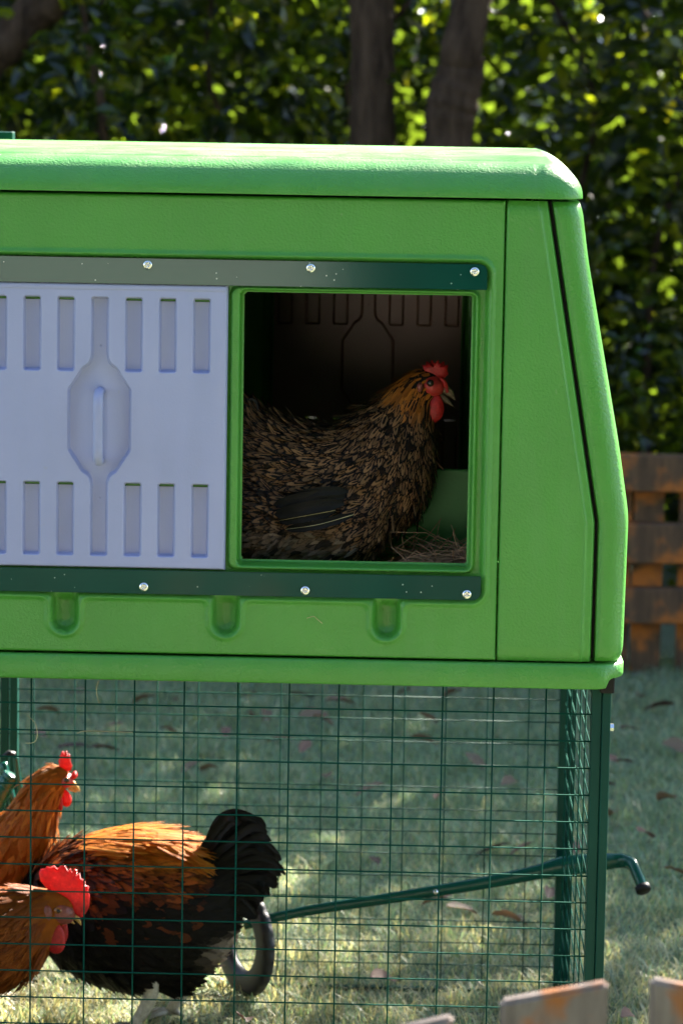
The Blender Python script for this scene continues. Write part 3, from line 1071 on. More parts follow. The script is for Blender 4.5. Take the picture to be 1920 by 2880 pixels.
def surface_samples(o, n, rg):
    me = o.data
    nv = len(me.vertices); co = np.empty(nv * 3, np.float32); me.vertices.foreach_get('co', co); co = co.reshape(-1, 3)
    npol = len(me.polygons)
    ce = np.empty(npol * 3, np.float32); me.polygons.foreach_get('center', ce); ce = ce.reshape(-1, 3)
    no = np.empty(npol * 3, np.float32); me.polygons.foreach_get('normal', no); no = no.reshape(-1, 3)
    ar = np.empty(npol, np.float32); me.polygons.foreach_get('area', ar)
    idx = rg.choice(npol, n, p=ar / ar.sum())
    return ce[idx] + rg.normal(0, 0.0015, (n, 3)), no[idx]


def spheres_from(chain, depth, lat=0.8, per=7):
    """chain of (u, v, r[, lat]) -> dense spheres in the place"""
    c = [tuple(q) + (lat,) if len(q) == 3 else q for q in chain]
    sp = smooth_path(c, per)
    out = []
    k = PX(depth)
    for u, v, r, la in sp:
        p = P(u, v, depth)
        out.append((p.x, depth, p.z, r * k, r * k * la, r * k))
    return out


def flow_dirs(R, Nn, spheres, down=0.15):
    C = np.array([[s[0], s[1], s[2]] for s in spheres])
    T = np.gradient(C, axis=0); T /= np.linalg.norm(T, axis=1, keepdims=True) + 1e-9
    rad = np.array([s[3] for s in spheres])
    d2 = ((R[:, None, :] - C[None]) ** 2).sum(-1) / (rad[None] ** 2)
    i = d2.argmin(1)
    # smooth the tangent over neighbours
    w = np.exp(-(d2 - d2.min(1, keepdims=True)) * 6)
    Tm = (w[:, :, None] * T[None]).sum(1) / w.sum(1, keepdims=True)
    f = -Tm + np.array([0, 0, -down])
    f = f - Nn * (f * Nn).sum(1, keepdims=True)
    f /= np.linalg.norm(f, axis=1, keepdims=True) + 1e-9
    return f, i / (len(spheres) - 1.0)


def outline_solid(name, pts, depth, th, mat, parent, tilt=0.0, flip=1):
    """flat fleshy shape from a pixel outline, thick in the middle and thin at its rim"""
    n = len(pts)
    sp = np.array([list(P(u, v, depth)) for u, v in pts])
    c = sp.mean(0)
    rings = []
    for sgn in (-1, 1):
        lev = []
        for f, t in ((1.0, 0.25), (0.93, 0.75), (0.6, 1.0), (0.2, 1.05)):
            q = c + (sp - c) * f
            q[:, 1] = depth + sgn * th / 2 * t + (q[:, 2] - c[2]) * tilt
            lev.append(q)
        rings.append(lev)
    V = np.concatenate(rings[0] + rings[1]); Fc = []
    for s_ in range(2):
        b0 = s_ * 4 * n
        for k in range(3):
            for i in range(n):
                j = (i + 1) % n
                q = (b0 + k * n + i, b0 + k * n + j, b0 + (k + 1) * n + j, b0 + (k + 1) * n + i)
                Fc.append(q if s_ == 0 else q[::-1])
        cap = tuple(b0 + 3 * n + i for i in range(n))
        Fc.append(cap if s_ == 0 else cap[::-1])
    for i in range(n):
        j = (i + 1) % n
        Fc.append((4 * n + i, 4 * n + j, j, i))
    return mesh_py(name, V, Fc, mat, parent, True)


def blob(name, u, v, ru, rv, depth, ry, mat, parent, yoff=0.0, rot=0.0, drop=0.0):
    """flattened ellipsoid (wattle, face patch, ear lobe, eye)"""
    k = PX(depth); c = P(u, v, depth)
    bm = bmesh.new(); bmesh.ops.create_icosphere(bm, subdivisions=3, radius=1)
    for w in bm.verts:
        x, y, z = w.co
        sh = 1 - drop * z
        w.co = (x * ru * k * sh, y * ry * sh, z * rv * k)
    bmesh.ops.rotate(bm, verts=bm.verts, cent=(0, 0, 0), matrix=Matrix.Rotation(rot, 3, 'Y'))
    bmesh.ops.translate(bm, verts=bm.verts, vec=(c.x, depth + yoff, c.z))
    return bm_obj(name, bm, mat, parent, True)


def beak_part(name, pts, rads, depth, mat, parent, yoff=0.0):
    sp = smooth_path([tuple(P(u, v, depth + yoff)) + (r,) for (u, v), r in zip(pts, rads)], 5)
    Vt, Ft = sweep([Vector(q[:3]) for q in sp], [q[3] * PX(depth) for q in sp], 10, squash=(1, 0.75))
    return mesh_py(name, Vt, Ft, mat, parent, True)


def comb_outline(base, spikes_pts):
    return base + spikes_pts


def leg_parts(root, hip, foot, mat, n_toes=3, face=1):
    """shank and toes; foot on the ground"""
    hip, foot = Vector(hip), Vector(foot)
    kn = (hip + foot) / 2 + Vector((-0.012 * face, 0, 0.012))
    sp = smooth_path([tuple(hip), tuple(kn), tuple(foot + Vector((0, 0, 0.014)))], 6)
    rr = np.linspace(0.015, 0.0095, len(sp))
    Vt, Ft = sweep([Vector(q) for q in sp], list(rr), 10)
    off = len(Vt)
    for a in (-0.5, 0, 0.5, math.pi):
        ln = 0.055 if a != math.pi else 0.025
        dirv = Vector((math.cos(a) * face, math.sin(a), 0))
        sp2 = [foot + Vector((0, 0, 0.014)), foot + dirv * ln * .5 + Vector((0, 0, 0.012)), foot + dirv * ln + Vector((0, 0, 0.004))]
        v2, f2 = sweep(sp2, [0.0065, 0.0055, 0.0022], 8)
        Ft += [tuple(i + len(Vt) for i in f) for f in f2]; Vt += v2
    return mesh_py('shank', Vt, Ft, mat, root, True)


def mixc(a, b, t):
    return np.asarray(a)[None] * (1 - t[:, None]) + np.asarray(b)[None] * t[:, None]


def big_feather(name, pts, depth_pts, width, mat, parent, col, pat=(0, .5, .5), n=14, wave=0.0, roll=0.0):
    """one long feather along pixel points; per-point depth"""
    c3 = [tuple(P(u, v, d)) for (u, v), d in zip(pts, depth_pts)]
    sp = smooth_path(c3, max(2, n // (len(pts) - 1)))
    m = len(sp)
    T = np.gradient(sp, axis=0); T /= np.linalg.norm(T, axis=1, keepdims=True)
    yv = np.array([math.sin(roll) * 0.5, -math.cos(roll), 0.0])
    C = np.cross(T, yv); C /= np.linalg.norm(C, axis=1, keepdims=True) + 1e-9
    Nv = np.cross(C, T)
    s = np.linspace(0, 1, m)
    w = width / 2 * np.clip(np.minimum(0.35 + s * 3, 1), 0, 1) * np.sqrt(np.clip(1 - np.clip((s - 0.72) / 0.28, 0, 1) ** 2.2, 0.01, 1))
    cols = 5
    V = np.zeros((m, cols, 3)); UV = np.zeros((m, cols, 2))
    for j in range(cols):
        a = (j - 2) / 2
        jag = 1 + (0.07 * np.sin(s * 41 + j * 2.1 + c3[0][0] * 900) + 0.06 * np.sin(s * 23 + c3[0][2] * 700)) * abs(a) * s
        V[:, j] = sp + C * (a * w * jag)[:, None] - Nv * (abs(a) * w * 0.25)[:, None] * -1
        UV[:, j, 0] = 0.5 + a * 0.5; UV[:, j, 1] = s
    nn = m * cols
    return mesh_np(name, V.reshape(-1, 3), grid_faces(m, cols), mat, parent, True, UV.reshape(-1, 2),
                   np.tile([*col, 1], (nn, 1)), None, np.tile([*pat, 1], (nn, 1)))


def bird_root(name, x, y, z, label, cat):
    o = empty(name, (x, y, z)); tag(o, label, cat)
    o['_inv'] = 0
    del o['_inv']
    return o


def settle(root):
    """children were modelled in the place: keep them there under the root"""
    inv = Matrix.Translation(root.location).inverted()
    for ch in root.children:
        ch.matrix_parent_inverse = inv


# ---- the hen sitting in the hatch
D1 = F0 + 0.195
hen = bird_root('hen', P(750, 1290, D1).x, D1, 0.886, 'speckled brown and black hen sitting inside the open hatch of the coop', 'hen')
ch1 = [(430, 935, 62), (500, 985, 95), (580, 1060, 122), (680, 1112, 142), (780, 1118, 146), (845, 1098, 140), (882, 1042, 118), (910, 985, 84), (933, 935, 61), (951, 902, 47), (968, 885, 39), (982, 883, 33, .85)]
s1 = spheres_from(ch1, D1, 0.72)
k1 = PX(D1)
# belly fluff and thigh
for (u, v, r, dy) in ((660, 1215, 90, -.03), (740, 1230, 85, -.035), (600, 1190, 95, -.05), (820, 1190, 80, -.05), (700, 1200, 110, .02)):
    p = P(u, v, D1); s1.append((p.x, D1 + dy, p.z, r * k1, r * k1 * .65, r * k1))
nchain1 = len(s1) - 5
s1 = [(a, b, max(c, 0.888 + f), d, e, f) if c - f < 0.888 else (a, b, c, d, e, f) for a, b, c, d, e, f in s1]
body1 = union_body('body', s1, M_BODYDARK, hen)
rg = np.random.default_rng(11)
R, Nn = surface_samples(body1, 15000, rg)
f, t = flow_dirs(R, Nn, s1[:nchain1], 0.22)
# pixel-like position along the body for colour regions
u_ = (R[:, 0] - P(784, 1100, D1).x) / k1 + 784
v_ = 1100 - (R[:, 2] - P(784, 1100, D1).z) / k1
neck = sstep(0.66, 0.78, t)
head = t > 0.93
fl = sstep(1185, 1235, v_) * (1 - neck) * (u_ < 830)
keep = ~((t > 0.955) & (u_ > 962))
L = 0.029 * (1 - neck) + 0.030 * neck; L = np.where(t > .88, 0.016, L) * rg.uniform(.75, 1.25, len(R))
W = 0.0088 * (1 - neck) + 0.0056 * neck; W = np.where(t > .88, 0.0045, W) * rg.uniform(.8, 1.2, len(R))
L = L * (1 - .1 * fl)
tan = np.array([0.26, 0.140, 0.066]); gold = np.array([0.38, 0.13, 0.020]); grey = np.array([0.21, 0.17, 0.135]); orange = np.array([0.36, 0.11, 0.013])
c = mixc(tan, grey, fl * rg.uniform(.2, 1, len(R))); c = mixc((0, 0, 0), (1, 1, 1), np.zeros(len(R))) * 0 + c
c = c * (1 - neck[:, None]) + mixc(gold, orange, sstep(.8, .95, t)) * neck[:, None]
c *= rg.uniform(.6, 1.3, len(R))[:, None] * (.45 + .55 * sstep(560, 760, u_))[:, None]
c[rg.random(len(R)) < .10] *= 0.12
spot = np.where(neck > .5, rg.uniform(.45, 1.1, len(R)), rg.uniform(.14, .30, len(R)))
spot = np.where(t > .86, 1.2, spot) + fl * .2
ring = np.where(neck > .5, rg.uniform(.85, 1.1, len(R)), rg.uniform(.42, .62, len(R)))
pat = np.column_stack([np.where(t > .88, .2, 1.0) * (1 - .45 * fl), rg.random(len(R)), spot, ring])
lift = (rg.uniform(.03, .17, len(R)) + fl * .2) * (1 - .5 * neck)
f = f + rg.normal(0, 1, f.shape) * (.22 * (1 - neck) + .07 * neck)[:, None]; f /= np.linalg.norm(f, axis=1, keepdims=True)
kk = keep
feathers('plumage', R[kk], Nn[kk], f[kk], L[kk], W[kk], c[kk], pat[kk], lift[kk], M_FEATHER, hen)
yn = D1 - 0.098
for (a, b_, c_, wd) in (((792, 1140), (720, 1142), (628, 1160), 30), ((790, 1155), (710, 1165), (630, 1183), 30), ((770, 1172), (700, 1185), (640, 1196), 28), ((812, 1182), (730, 1205), (655, 1216), 22), ((800, 1128), (740, 1128), (668, 1140), 20)):
    y_ = yn - random.uniform(0.006, 0.013)
    wf = big_feather('wing_feather', [a, b_, c_], [y_ + .010, y_, y_ + .012], wd * k1, M_GLOSSY, hen, (0.005, 0.005, 0.006))
    if wd not in (28, 22): continue
    sp = smooth_path([tuple(P(q_[0], q_[1], d_)) for q_, d_ in zip((a, b_, c_), (y_ + .0085, y_ - .0014, y_ + .0105))], 6)
    V, Fc = sweep([Vector(p) for p in sp], list(np.linspace(.0006, .0002, len(sp))), 5)
    sh_ = mesh_py('shaft', V, Fc, M_PALESTRAW, wf, True)
for (a, b_, c_) in (((500, 1000), (530, 930), (545, 860)), ((480, 990), (490, 920), (490, 840)), ((520, 1010), (560, 950), (590, 920))):
    big_feather('tail_feather', [c_, b_, a][::-1], [D1 - .03, D1 - .03, D1 - .02], 34 * k1, M_GLOSSY, hen, (0.016, 0.014, 0.014))
comb1 = [(972, 862), (973, 850), (969, 838), (976, 839), (979, 829), (986, 836), (991, 826), (998, 835), (1006, 826), (1010, 836), (1019, 829), (1021, 840), (1029, 838), (1027, 850), (1029, 860), (1020, 868), (1004, 868), (988, 866)]
outline_solid('comb', comb1, D1 - .002, 0.008, M_COMB, hen)
blob('face', 990, 886, 31, 26, D1, 0.024, M_FACE, hen, 0.0, 0.3)
blob('ear_lobe', 963, 886, 7, 11, D1, 0.006, M_FACEDARK, hen, -0.0225)
ey = blob('eye', 987, 877, 8.5, 8.5, D1, 0.005, M_EYE, hen, -0.0225)
blob('wattle', 998, 936, 21, 33, D1, 0.007, M_COMB, hen, -0.008, 0.15, 0.2)
beak_part('upper_beak', [(1006, 882), (1022, 893), (1034, 904), (1045, 919)], [15, 12, 8, 1.2], D1, M_BEAKDARK, hen)
beak_part('lower_beak', [(1008, 908), (1022, 917), (1040, 933)], [9, 7, 1.2], D1, M_BEAKDARK, hen)
beak_part('nose_ridge', [(1011, 868), (1021, 880), (1027, 902)], [3, 5, 3], D1 - .012, M_COMB, hen)
settle(hen)

# ---- the buff hen standing tall at the left
D2 = F0 + 0.84
hen2 = bird_root('hen', P(-100, 2300, D2).x, D2, 0.0, 'golden buff hen standing upright at the left of the run, seen past the wire', 'hen')
k2 = PX(D2)
ch2 = [(-420, 2050, 80), (-340, 2105, 125), (-230, 2130, 160), (-110, 2120, 165), (-25, 2070, 142), (15, 2000, 108), (45, 1940, 82), (70, 1890, 62), (90, 1845, 50), (106, 1810, 44), (120, 1792, 39), (136, 1788, 30, .85)]
s2 = spheres_from(ch2, D2, .74)
body2 = union_body('body', s2, M_BODYBUFF, hen2)
R, Nn = surface_samples(body2, 5200, rg)
f, t = flow_dirs(R, Nn, s2, 0.12)
neck = sstep(.5, .75, t)
L = np.where(t > .9, .013, .032 * (1 - neck) + .036 * neck) * rg.uniform(.75, 1.25, len(R)); W = np.where(t > .9, .004, .014 * (1 - neck) + .007 * neck)
c = mixc((0.30, 0.072, 0.006), (0.40, 0.125, 0.013), rg.random(len(R))); c *= rg.uniform(.75, 1.2, len(R))[:, None]
pat = np.column_stack([np.zeros(len(R)), rg.random(len(R)), np.full(len(R), .6)])
f = f + rg.normal(0, .10, f.shape); f /= np.linalg.norm(f, axis=1, keepdims=True)
u_ = (R[:, 0] - P(100, 1800, D2).x) / k2 + 100
kk = ~((t > .95) & (u_ > 140))
feathers('plumage', R[kk], Nn[kk], f[kk], L[kk], W[kk], c[kk], pat[kk], rg.uniform(.06, .2, len(R))[kk], M_FEATHER, hen2)
comb2 = [(137, 1764), (135, 1748), (139, 1735), (142, 1727), (146, 1725), (148, 1736), (152, 1724), (155, 1726), (155, 1738), (159, 1730), (162, 1738), (162, 1748), (166, 1758), (164, 1770), (154, 1772), (145, 1768)]
outline_solid('comb', comb2, D2 - .001, .006, M_COMB, hen2)
blob('face', 152, 1792, 19, 18, D2, .0185, M_FACE, hen2)
blob('brow', 172, 1780, 7, 9, D2, .010, M_COMB, hen2)
blob('eye', 155, 1788, 6, 6, D2, .004, M_EYE, hen2, -.0175)
blob('iris', 154.5, 1788, 8, 7.5, D2, .003, M_IRIS, hen2, -.0160)
blob('wattle', 152, 1832, 13, 21, D2, .006, M_COMB, hen2, -.004, -.2, .15)
blob('wattle', 141, 1842, 6, 18, D2, .004, M_COMB, hen2, -.012, 0, .1)
beak_part('upper_beak', [(160, 1796), (170, 1804), (178, 1811), (184, 1818)], [10, 8, 5, 1], D2, M_BEAK, hen2)
beak_part('lower_beak', [(160, 1808), (168, 1814), (178, 1819)], [6, 5, 1], D2, M_BEAK, hen2)
for dx in (-.02, .06):
    b0 = P(-120, 2250, D2)
    leg_parts(hen2, (b0.x + dx, D2 + dx, b0.z), (b0.x + dx + .01, D2 + dx, GZ), M_SHANK)
settle(hen2)

# ---- the dark cockerel with the gold saddle, head down behind the front bird
D4 = F0 + 0.78
cock = bird_root('cockerel', P(300, 2300, D4).x, D4, 0.0, 'black and russet cockerel with golden back feathers and a raised black tail', 'cockerel')
k4 = PX(D4)
ch4 = [(505, 1990, 58), (475, 2035, 88), (420, 2080, 130), (360, 2100, 172), (290, 2098, 178), (225, 2085, 160), (175, 2065, 122), (125, 2080, 84), (85, 2130, 62), (55, 2180, 46), (38, 2215, 38)]
s4 = spheres_from(ch4, D4, .70)
for (u, v, r, dy) in ((418, 2160, 82, -.03), (388, 2200, 78, -.02), (335, 2205, 70, .02), (430, 2140, 74, .0), (305, 2185, 80, -.04)):
    p = P(u, v, D4); s4.append((p.x, D4 + dy, p.z, r * k4, r * k4 * .7, r * k4))
n4 = len(s4) - 5
body4 = union_body('body', s4, M_BODYDARK, cock)
R, Nn = surface_samples(body4, 9000, rg)
f, t = flow_dirs(R, Nn, s4[:n4], .25)
u_ = (R[:, 0] - P(300, 2100, D4).x) / k4 + 300
v_ = 2100 - (R[:, 2] - P(300, 2100, D4).z) / k4
rnd = rg.random(len(R))
top = sstep(1985, 1935, v_ - (u_ - 300) * .12) * sstep(150, 200, u_) * sstep(470, 420, u_)
back = sstep(2045, 1975, v_ + rg.normal(0, 14, len(R))) * (1 - sstep(415, 455, u_))
black = np.array([0.0055, 0.0045, 0.004]); russet = np.array([0.26, 0.060, 0.010]); gld = np.array([0.55, 0.20, 0.022]); fluffc = np.array([0.24, 0.19, 0.15])
c = np.tile(black, (len(R), 1))
c = c * (1 - back[:, None]) + russet[None] * back[:, None] * rg.uniform(.4, 1.3, len(R))[:, None]
rear = sstep(430, 500, u_) * sstep(2130, 2170, v_)
c = c * (1 - rear[:, None]) + fluffc[None] * rear[:, None]
st = (rg.random(len(R)) < .16) & (v_ > 1990) & (v_ < 2125) & (u_ > 190) & (u_ < 450)
c[st] = (0.085, .022, .007)
c = c * (1 - top[:, None]) + gld[None] * top[:, None] * rg.uniform(.75, 1.2, len(R))[:, None]
c *= rg.uniform(.7, 1.3, len(R))[:, None]
L = (.034 + .022 * np.maximum(top, back)) * rg.uniform(.75, 1.25, len(R)); W = .017 * (1 - .5 * np.maximum(top, back * .5)) * rg.uniform(.8, 1.2, len(R))
pat = np.column_stack([.9 * back * (1 - top), rnd, rg.uniform(.15, .40, len(R)), rg.uniform(.4, .8, len(R))])
f = f + rg.normal(0, .13, f.shape); f /= np.linalg.norm(f, axis=1, keepdims=True)
feathers('plumage', R, Nn, f, L, W, c, pat, rg.uniform(.03, .16, len(R)) + .25 * rear, M_FEATHER, cock)
# gold saddle: long pointed feathers laid over the back
nS = 420
uS = rg.uniform(175, 420, nS); vS = 1903 + ((uS - 300) / 130) ** 2 * 26 + rg.uniform(-6, 24, nS)
dS = D4 + rg.uniform(-.075, .075, nS)
Rs = np.array([list(P(a, b_, d_)) for a, b_, d_ in zip(uS, vS, dS)]); Rs[:, 2] -= ((dS - D4) / .085) ** 2 * .03
Ns = np.column_stack([(uS - 300) / 500, (dS - D4) * 7, np.ones(nS)]); Ns /= np.linalg.norm(Ns, axis=1, keepdims=True)
Ds = np.column_stack([np.ones(nS), (dS - D4) * 5 + rg.normal(0, .15, nS), -.10 - sstep(330, 425, uS) * 1.2 + rg.normal(0, .1, nS)])
Ds -= Ns * (Ds * Ns).sum(1, keepdims=True); Ds /= np.linalg.norm(Ds, axis=1, keepdims=True)
cS = mixc((0.42, .105, .008), (0.56, .20, .02), rg.random(nS))
feathers('saddle', Rs, Ns, Ds, rg.uniform(.05, .085, nS), rg.uniform(.006, .010, nS), cS, np.column_stack([np.zeros(nS), rg.random(nS), np.full(nS, .6)]), rg.uniform(.05, .22, nS), M_FEATHER, cock)
def tail_fan():
    g = np.random.default_rng(77)
    # root, bend and tip of the fan's two edges; feathers are laid between them
    for q in range(64):
        t = (q % 32) / 31.0
        root = (448 + 46 * t + g.uniform(-6, 6), 2012 + 72 * t + g.uniform(-6, 6))
        key = [0, .18, .42, .62, .82, 1.0]
        mx_ = np.interp(t, key, [470, 505, 548, 560, 545, 530]); my_ = np.interp(t, key, [1940, 1928, 1950, 1990, 2040, 2085])
        tx = np.interp(t, key, [545, 606, 626, 652, 618, 585]); ty = np.interp(t, key, [1866, 1890, 1945, 1998, 2050, 2105])
        sh = g.uniform(.80, 1.03) if q >= 32 else g.uniform(.93, 1.04)
        mid = (mx_ + g.uniform(-8, 8), my_ + g.uniform(-8, 8))
        tip = (root[0] + (tx - root[0]) * sh + g.uniform(-5, 5), root[1] + (ty - root[1]) * sh + g.uniform(-6, 6) + 8)
        b1 = ((root[0] * .35 + mid[0] * .65), (root[1] * .35 + mid[1] * .65) - 4)
        b2 = ((tip[0] * .6 + mid[0] * .4) + 2, (tip[1] * .6 + mid[1] * .4) - np.interp(t, [0, .4, 1], [24, 16, 5]))
        dy = g.uniform(-.035, .035)
        big_feather('tail_feather', [root, b1, b2, tip], [D4 - .01, D4 - .02 + dy * .5, D4 - .02 + dy, D4 - .02 + dy * 1.4], g.uniform(15, 29) * k4, M_GLOSSY, cock,
                    (0.005, 0.0045, 0.0045), n=18, roll=g.uniform(-.7, .7))


tail_fan()
for (a, b_, c_, e_) in (((470, 1960), (515, 1880), (568, 1868), (612, 1902)), ((465, 1950), (500, 1880), (545, 1862), (604, 1885)), ((475, 1965), (530, 1890), (580, 1882), (606, 1912)), ((500, 2000), (570, 1955), (620, 1972), (656, 2010)),
        ((500, 2000), (580, 1972), (625, 1978), (652, 1998)), ((490, 1985), (560, 1930), (610, 1935), (640, 1962)), ((500, 2040), (560, 2030), (590, 2046), (606, 2072)), ((500, 2060), (545, 2058), (575, 2082), (592, 2108))):
    big_feather('tail_feather', [a, b_, c_, e_], [D4 - .03, D4 - .045, D4 - .045, D4 - .04], random.uniform(8, 15) * k4, M_GLOSSY, cock, (0.005, 0.0045, 0.0045), n=18, roll=random.uniform(-.5, .5))
hx = P(38, 2215, D4)
outline_solid('comb', [(10, 2190), (0, 2200), (-14, 2215), (-8, 2228), (-16, 2240), (-4, 2250), (12, 2240), (26, 2210)], D4, .007, M_COMB, cock)
beak_part('upper_beak', [(30, 2235), (20, 2258), (10, 2275)], [12, 8, 1], D4, M_BEAK, cock)
for dx, dy in ((0.0, -.055), (.06, .04)):
    b0 = P(352, 2230, D4)
    leg_parts(cock, (b0.x + dx, D4 + dy, b0.z), (b0.x + dx - .030, D4 + dy - .012, GZ), M_SHANK, face=-1)
settle(cock)

# ---- the front bird with the big comb, head lowered
D3 = F0 + 0.60
hen3 = bird_root('cockerel', P(-120, 2300, D3).x, D3, 0.0, 'buff cockerel with a large upright red comb and red wattles, head lowered', 'cockerel')
k3 = PX(D3)
ch3 = [(-400, 2060, 70), (-320, 2115, 115), (-220, 2150, 140), (-110, 2160, 142), (-30, 2160, 128), (25, 2140, 106), (65, 2112, 78), (98, 2094, 57), (122, 2086, 45), (142, 2086, 34, .85)]
s3 = spheres_from(ch3, D3, .72)
body3 = union_body('body', s3, M_BODYBUFF, hen3)
R, Nn = surface_samples(body3, 4200, rg)
f, t = flow_dirs(R, Nn, s3, .10)
u_ = (R[:, 0] - P(100, 2100, D3).x) / k3 + 100
L = np.where(t > .9, .012, .040) * rg.uniform(.75, 1.25, len(R)); W = np.where(t > .9, .004, .010)
c = mixc((0.16, 0.034, 0.003), (0.23, 0.062, 0.006), rg.random(len(R))); c *= rg.uniform(.7, 1.15, len(R))[:, None]
pat = np.column_stack([np.zeros(len(R)), rg.random(len(R)), np.full(len(R), .6)])
f = f + rg.normal(0, .08, f.shape); f /= np.linalg.norm(f, axis=1, keepdims=True)
kk = ~((u_ > 118))
feathers('plumage', R[kk], Nn[kk], f[kk], L[kk], W[kk], c[kk], pat[kk], rg.uniform(.06, .18, len(R))[kk], M_FEATHER, hen3)
comb3 = [(110, 2042), (93, 2022), (90, 2005), (94, 1996), (104, 1996), (108, 1991), (116, 1993), (124, 1988), (132, 1996), (139, 1990), (147, 1985), (152, 1992), (157, 2001), (162, 1995), (166, 2004), (172, 1996), (178, 1999), (177, 2012),
         (184, 2005), (186, 2018), (195, 2022), (197, 2034), (205, 2036), (203, 2048), (207, 2056), (206, 2080), (201, 2092), (192, 2104), (184, 2106), (174, 2098), (164, 2080), (150, 2062), (132, 2050)]
outline_solid('comb', comb3, D3 - .002, .009, M_COMB, hen3, tilt=.05)
blob('face', 140, 2092, 38, 30, D3, .026, M_FACEDARK, hen3, 0, .5)
blob('ear_lobe', 112, 2090, 12, 20, D3, .006, M_FACEDARK, hen3, -.026)
blob('iris', 136, 2084, 10, 8, D3, .004, M_IRIS, hen3, -.0235)
blob('eye', 138, 2084, 5, 5, D3, .003, M_EYE, hen3, -.0260)
blob('wattle', 131, 2150, 22, 38, D3, .007, M_COMB, hen3, -.014, 0, .22)
blob('wattle', 143, 2140, 13, 34, D3, .006, M_COMB, hen3, .012, 0, .2)
beak_part('upper_beak', [(150, 2094), (166, 2100), (178, 2110), (187, 2125)], [13, 11, 7, 1], D3, M_BEAK, hen3)
beak_part('lower_beak', [(148, 2110), (160, 2114), (172, 2122)], [8, 6, 1], D3, M_BEAK, hen3)
for dx in (-.02, .06):
    b0 = P(-120, 2265, D3)
    leg_parts(hen3, (b0.x + dx, D3 + dx, b0.z), (b0.x + dx + .01, D3 + dx, GZ), M_SHANK)
settle(hen3)

# ---- straw in the nest corner
V = []; Fc = []
rs = np.random.default_rng(5)
for i in range(420):
    if i < 300:
        c0 = Vector((rs.uniform(0.10, 0.225), F0 + rs.uniform(0.06, 0.25), 0.886 + abs(rs.normal(0.012, 0.014))))
        sl = rs.uniform(.02, .06)
    else:
        c0 = Vector((rs.uniform(-.25, .22), F0 + rs.uniform(0.05, 0.3), 0.888 + rs.uniform(0, .008))); sl = rs.uniform(.02, .05)
    a = rs.uniform(0, 6.28); dz = rs.normal(0, .35)
    d = Vector((math.cos(a), math.sin(a) * .6, dz)).normalized() * sl
    bend = Vector((rs.normal(0, .006), rs.normal(0, .006), rs.normal(.004, .006)))
    pts = [c0 - d, c0 + bend, c0 + d]
    for p in pts: p.z = max(p.z, 0.8875)
    v2, f2 = sweep(pts, 0.0006, 3, caps=False)
    Fc += [tuple(j + len(V) for j in q) for q in f2]; V += v2
M_STRAW = skin_mat('dry_straw', (0.30, 0.16, 0.085))
straw = mesh_py('straw', V, Fc, M_STRAW)
tag(straw, 'thin brown straw heaped in the right corner of the hatch floor', 'straw', None, 'stuff')

for i_, (pts_, where) in enumerate((([(228, 1562), (222, 1580), (224, 1600), (229, 1615)], 'thin curled straw strand hanging below the green tray near its left'), ([(64, 1644), (82, 1662), (86, 1690), (78, 1705), (58, 1707)], 'thin hooked straw strand caught on the front wires above the buff hen'),
        ([(178, 1984 - 300), (195, 1979 - 300), (250, 1980 - 300), (305, 1982 - 300)], 'straight straw strand lying along a front wire'), ([(704, 1420), (720, 1416), (728, 1422), (740, 1432)], 'pale bent straw strand stuck on the green front below the hatch'))):
    yy_ = F0 + (.022 if i_ < 3 else -.004)
    sp = smooth_path([tuple(P(u, v, yy_)) for u, v in pts_], 5)
    V, Fc = sweep([Vector(p) for p in sp], 0.0006, 5)
    o = mesh_py('straw_strand', V, Fc, M_PALESTRAW, None, True); tag(o, where, 'straw strand')

# ------------------------------------------------------------------ lawn grass
def grass(n, x0, x1, y0, y1, seed, hmin, hmax, wd):
    g = np.random.default_rng(seed)
    x = g.uniform(x0, x1, n); y = g.uniform(y0, y1, n)
    cl = np.sin(x * 9 + np.sin(y * 7) * 1.5) * np.cos(y * 8 + np.sin(x * 5)) * .5 + .5
    cl2 = np.sin(x * 2.3 + 1) * np.cos(y * 1.9 + x) * .5 + .5
    h = (hmin + (hmax - hmin) * g.random(n)) * (.55 + .7 * cl)
    a = g.uniform(0, 2 * np.pi, n); lean = g.uniform(.3, 1.7, n)
    dx, dy = np.cos(a), np.sin(a)
    w = wd * g.uniform(.6, 1.3, n)
    wx, wy = -dy, dx
    V = np.zeros((n, 5, 3))
    base = np.stack([x, y, np.full(n, GZ - .006)], -1)
    for i, (s, ww) in enumerate(((0, 1), (.55, .75))):
        hz = h * s
        off = h * lean * s ** 1.7
        p = base + np.stack([dx * off, dy * off, hz], -1)
        V[:, 2 * i] = p - np.stack([wx, wy, wx * 0], -1) * (w * ww / 2)[:, None]
        V[:, 2 * i + 1] = p + np.stack([wx, wy, wx * 0], -1) * (w * ww / 2)[:, None]
    V[:, 4] = base + np.stack([dx * h * lean, dy * h * lean, h * (1 - .35 * np.clip(lean - .4, 0, 1))], -1)
    b0 = np.arange(n)[:, None] * 5
    T = (b0[:, :, None] + np.array([[0, 1, 3], [0, 3, 2], [2, 3, 4]])[None]).reshape(-1, 3)
    dry = g.random(n) < (.10 + .22 * cl2 + .38 * np.clip((6.6 - y) / .8, 0, 1))
    c = np.where(dry[:, None], np.array([0.47, 0.42, 0.27])[None] * g.uniform(.6, 1.25, n)[:, None], np.array([0.205, 0.28, 0.178])[None] * g.uniform(.6, 1.35, n)[:, None])
    cc = np.repeat(np.column_stack([c, np.ones(n)]), 5, 0)
    return V.reshape(-1, 3), T, cc


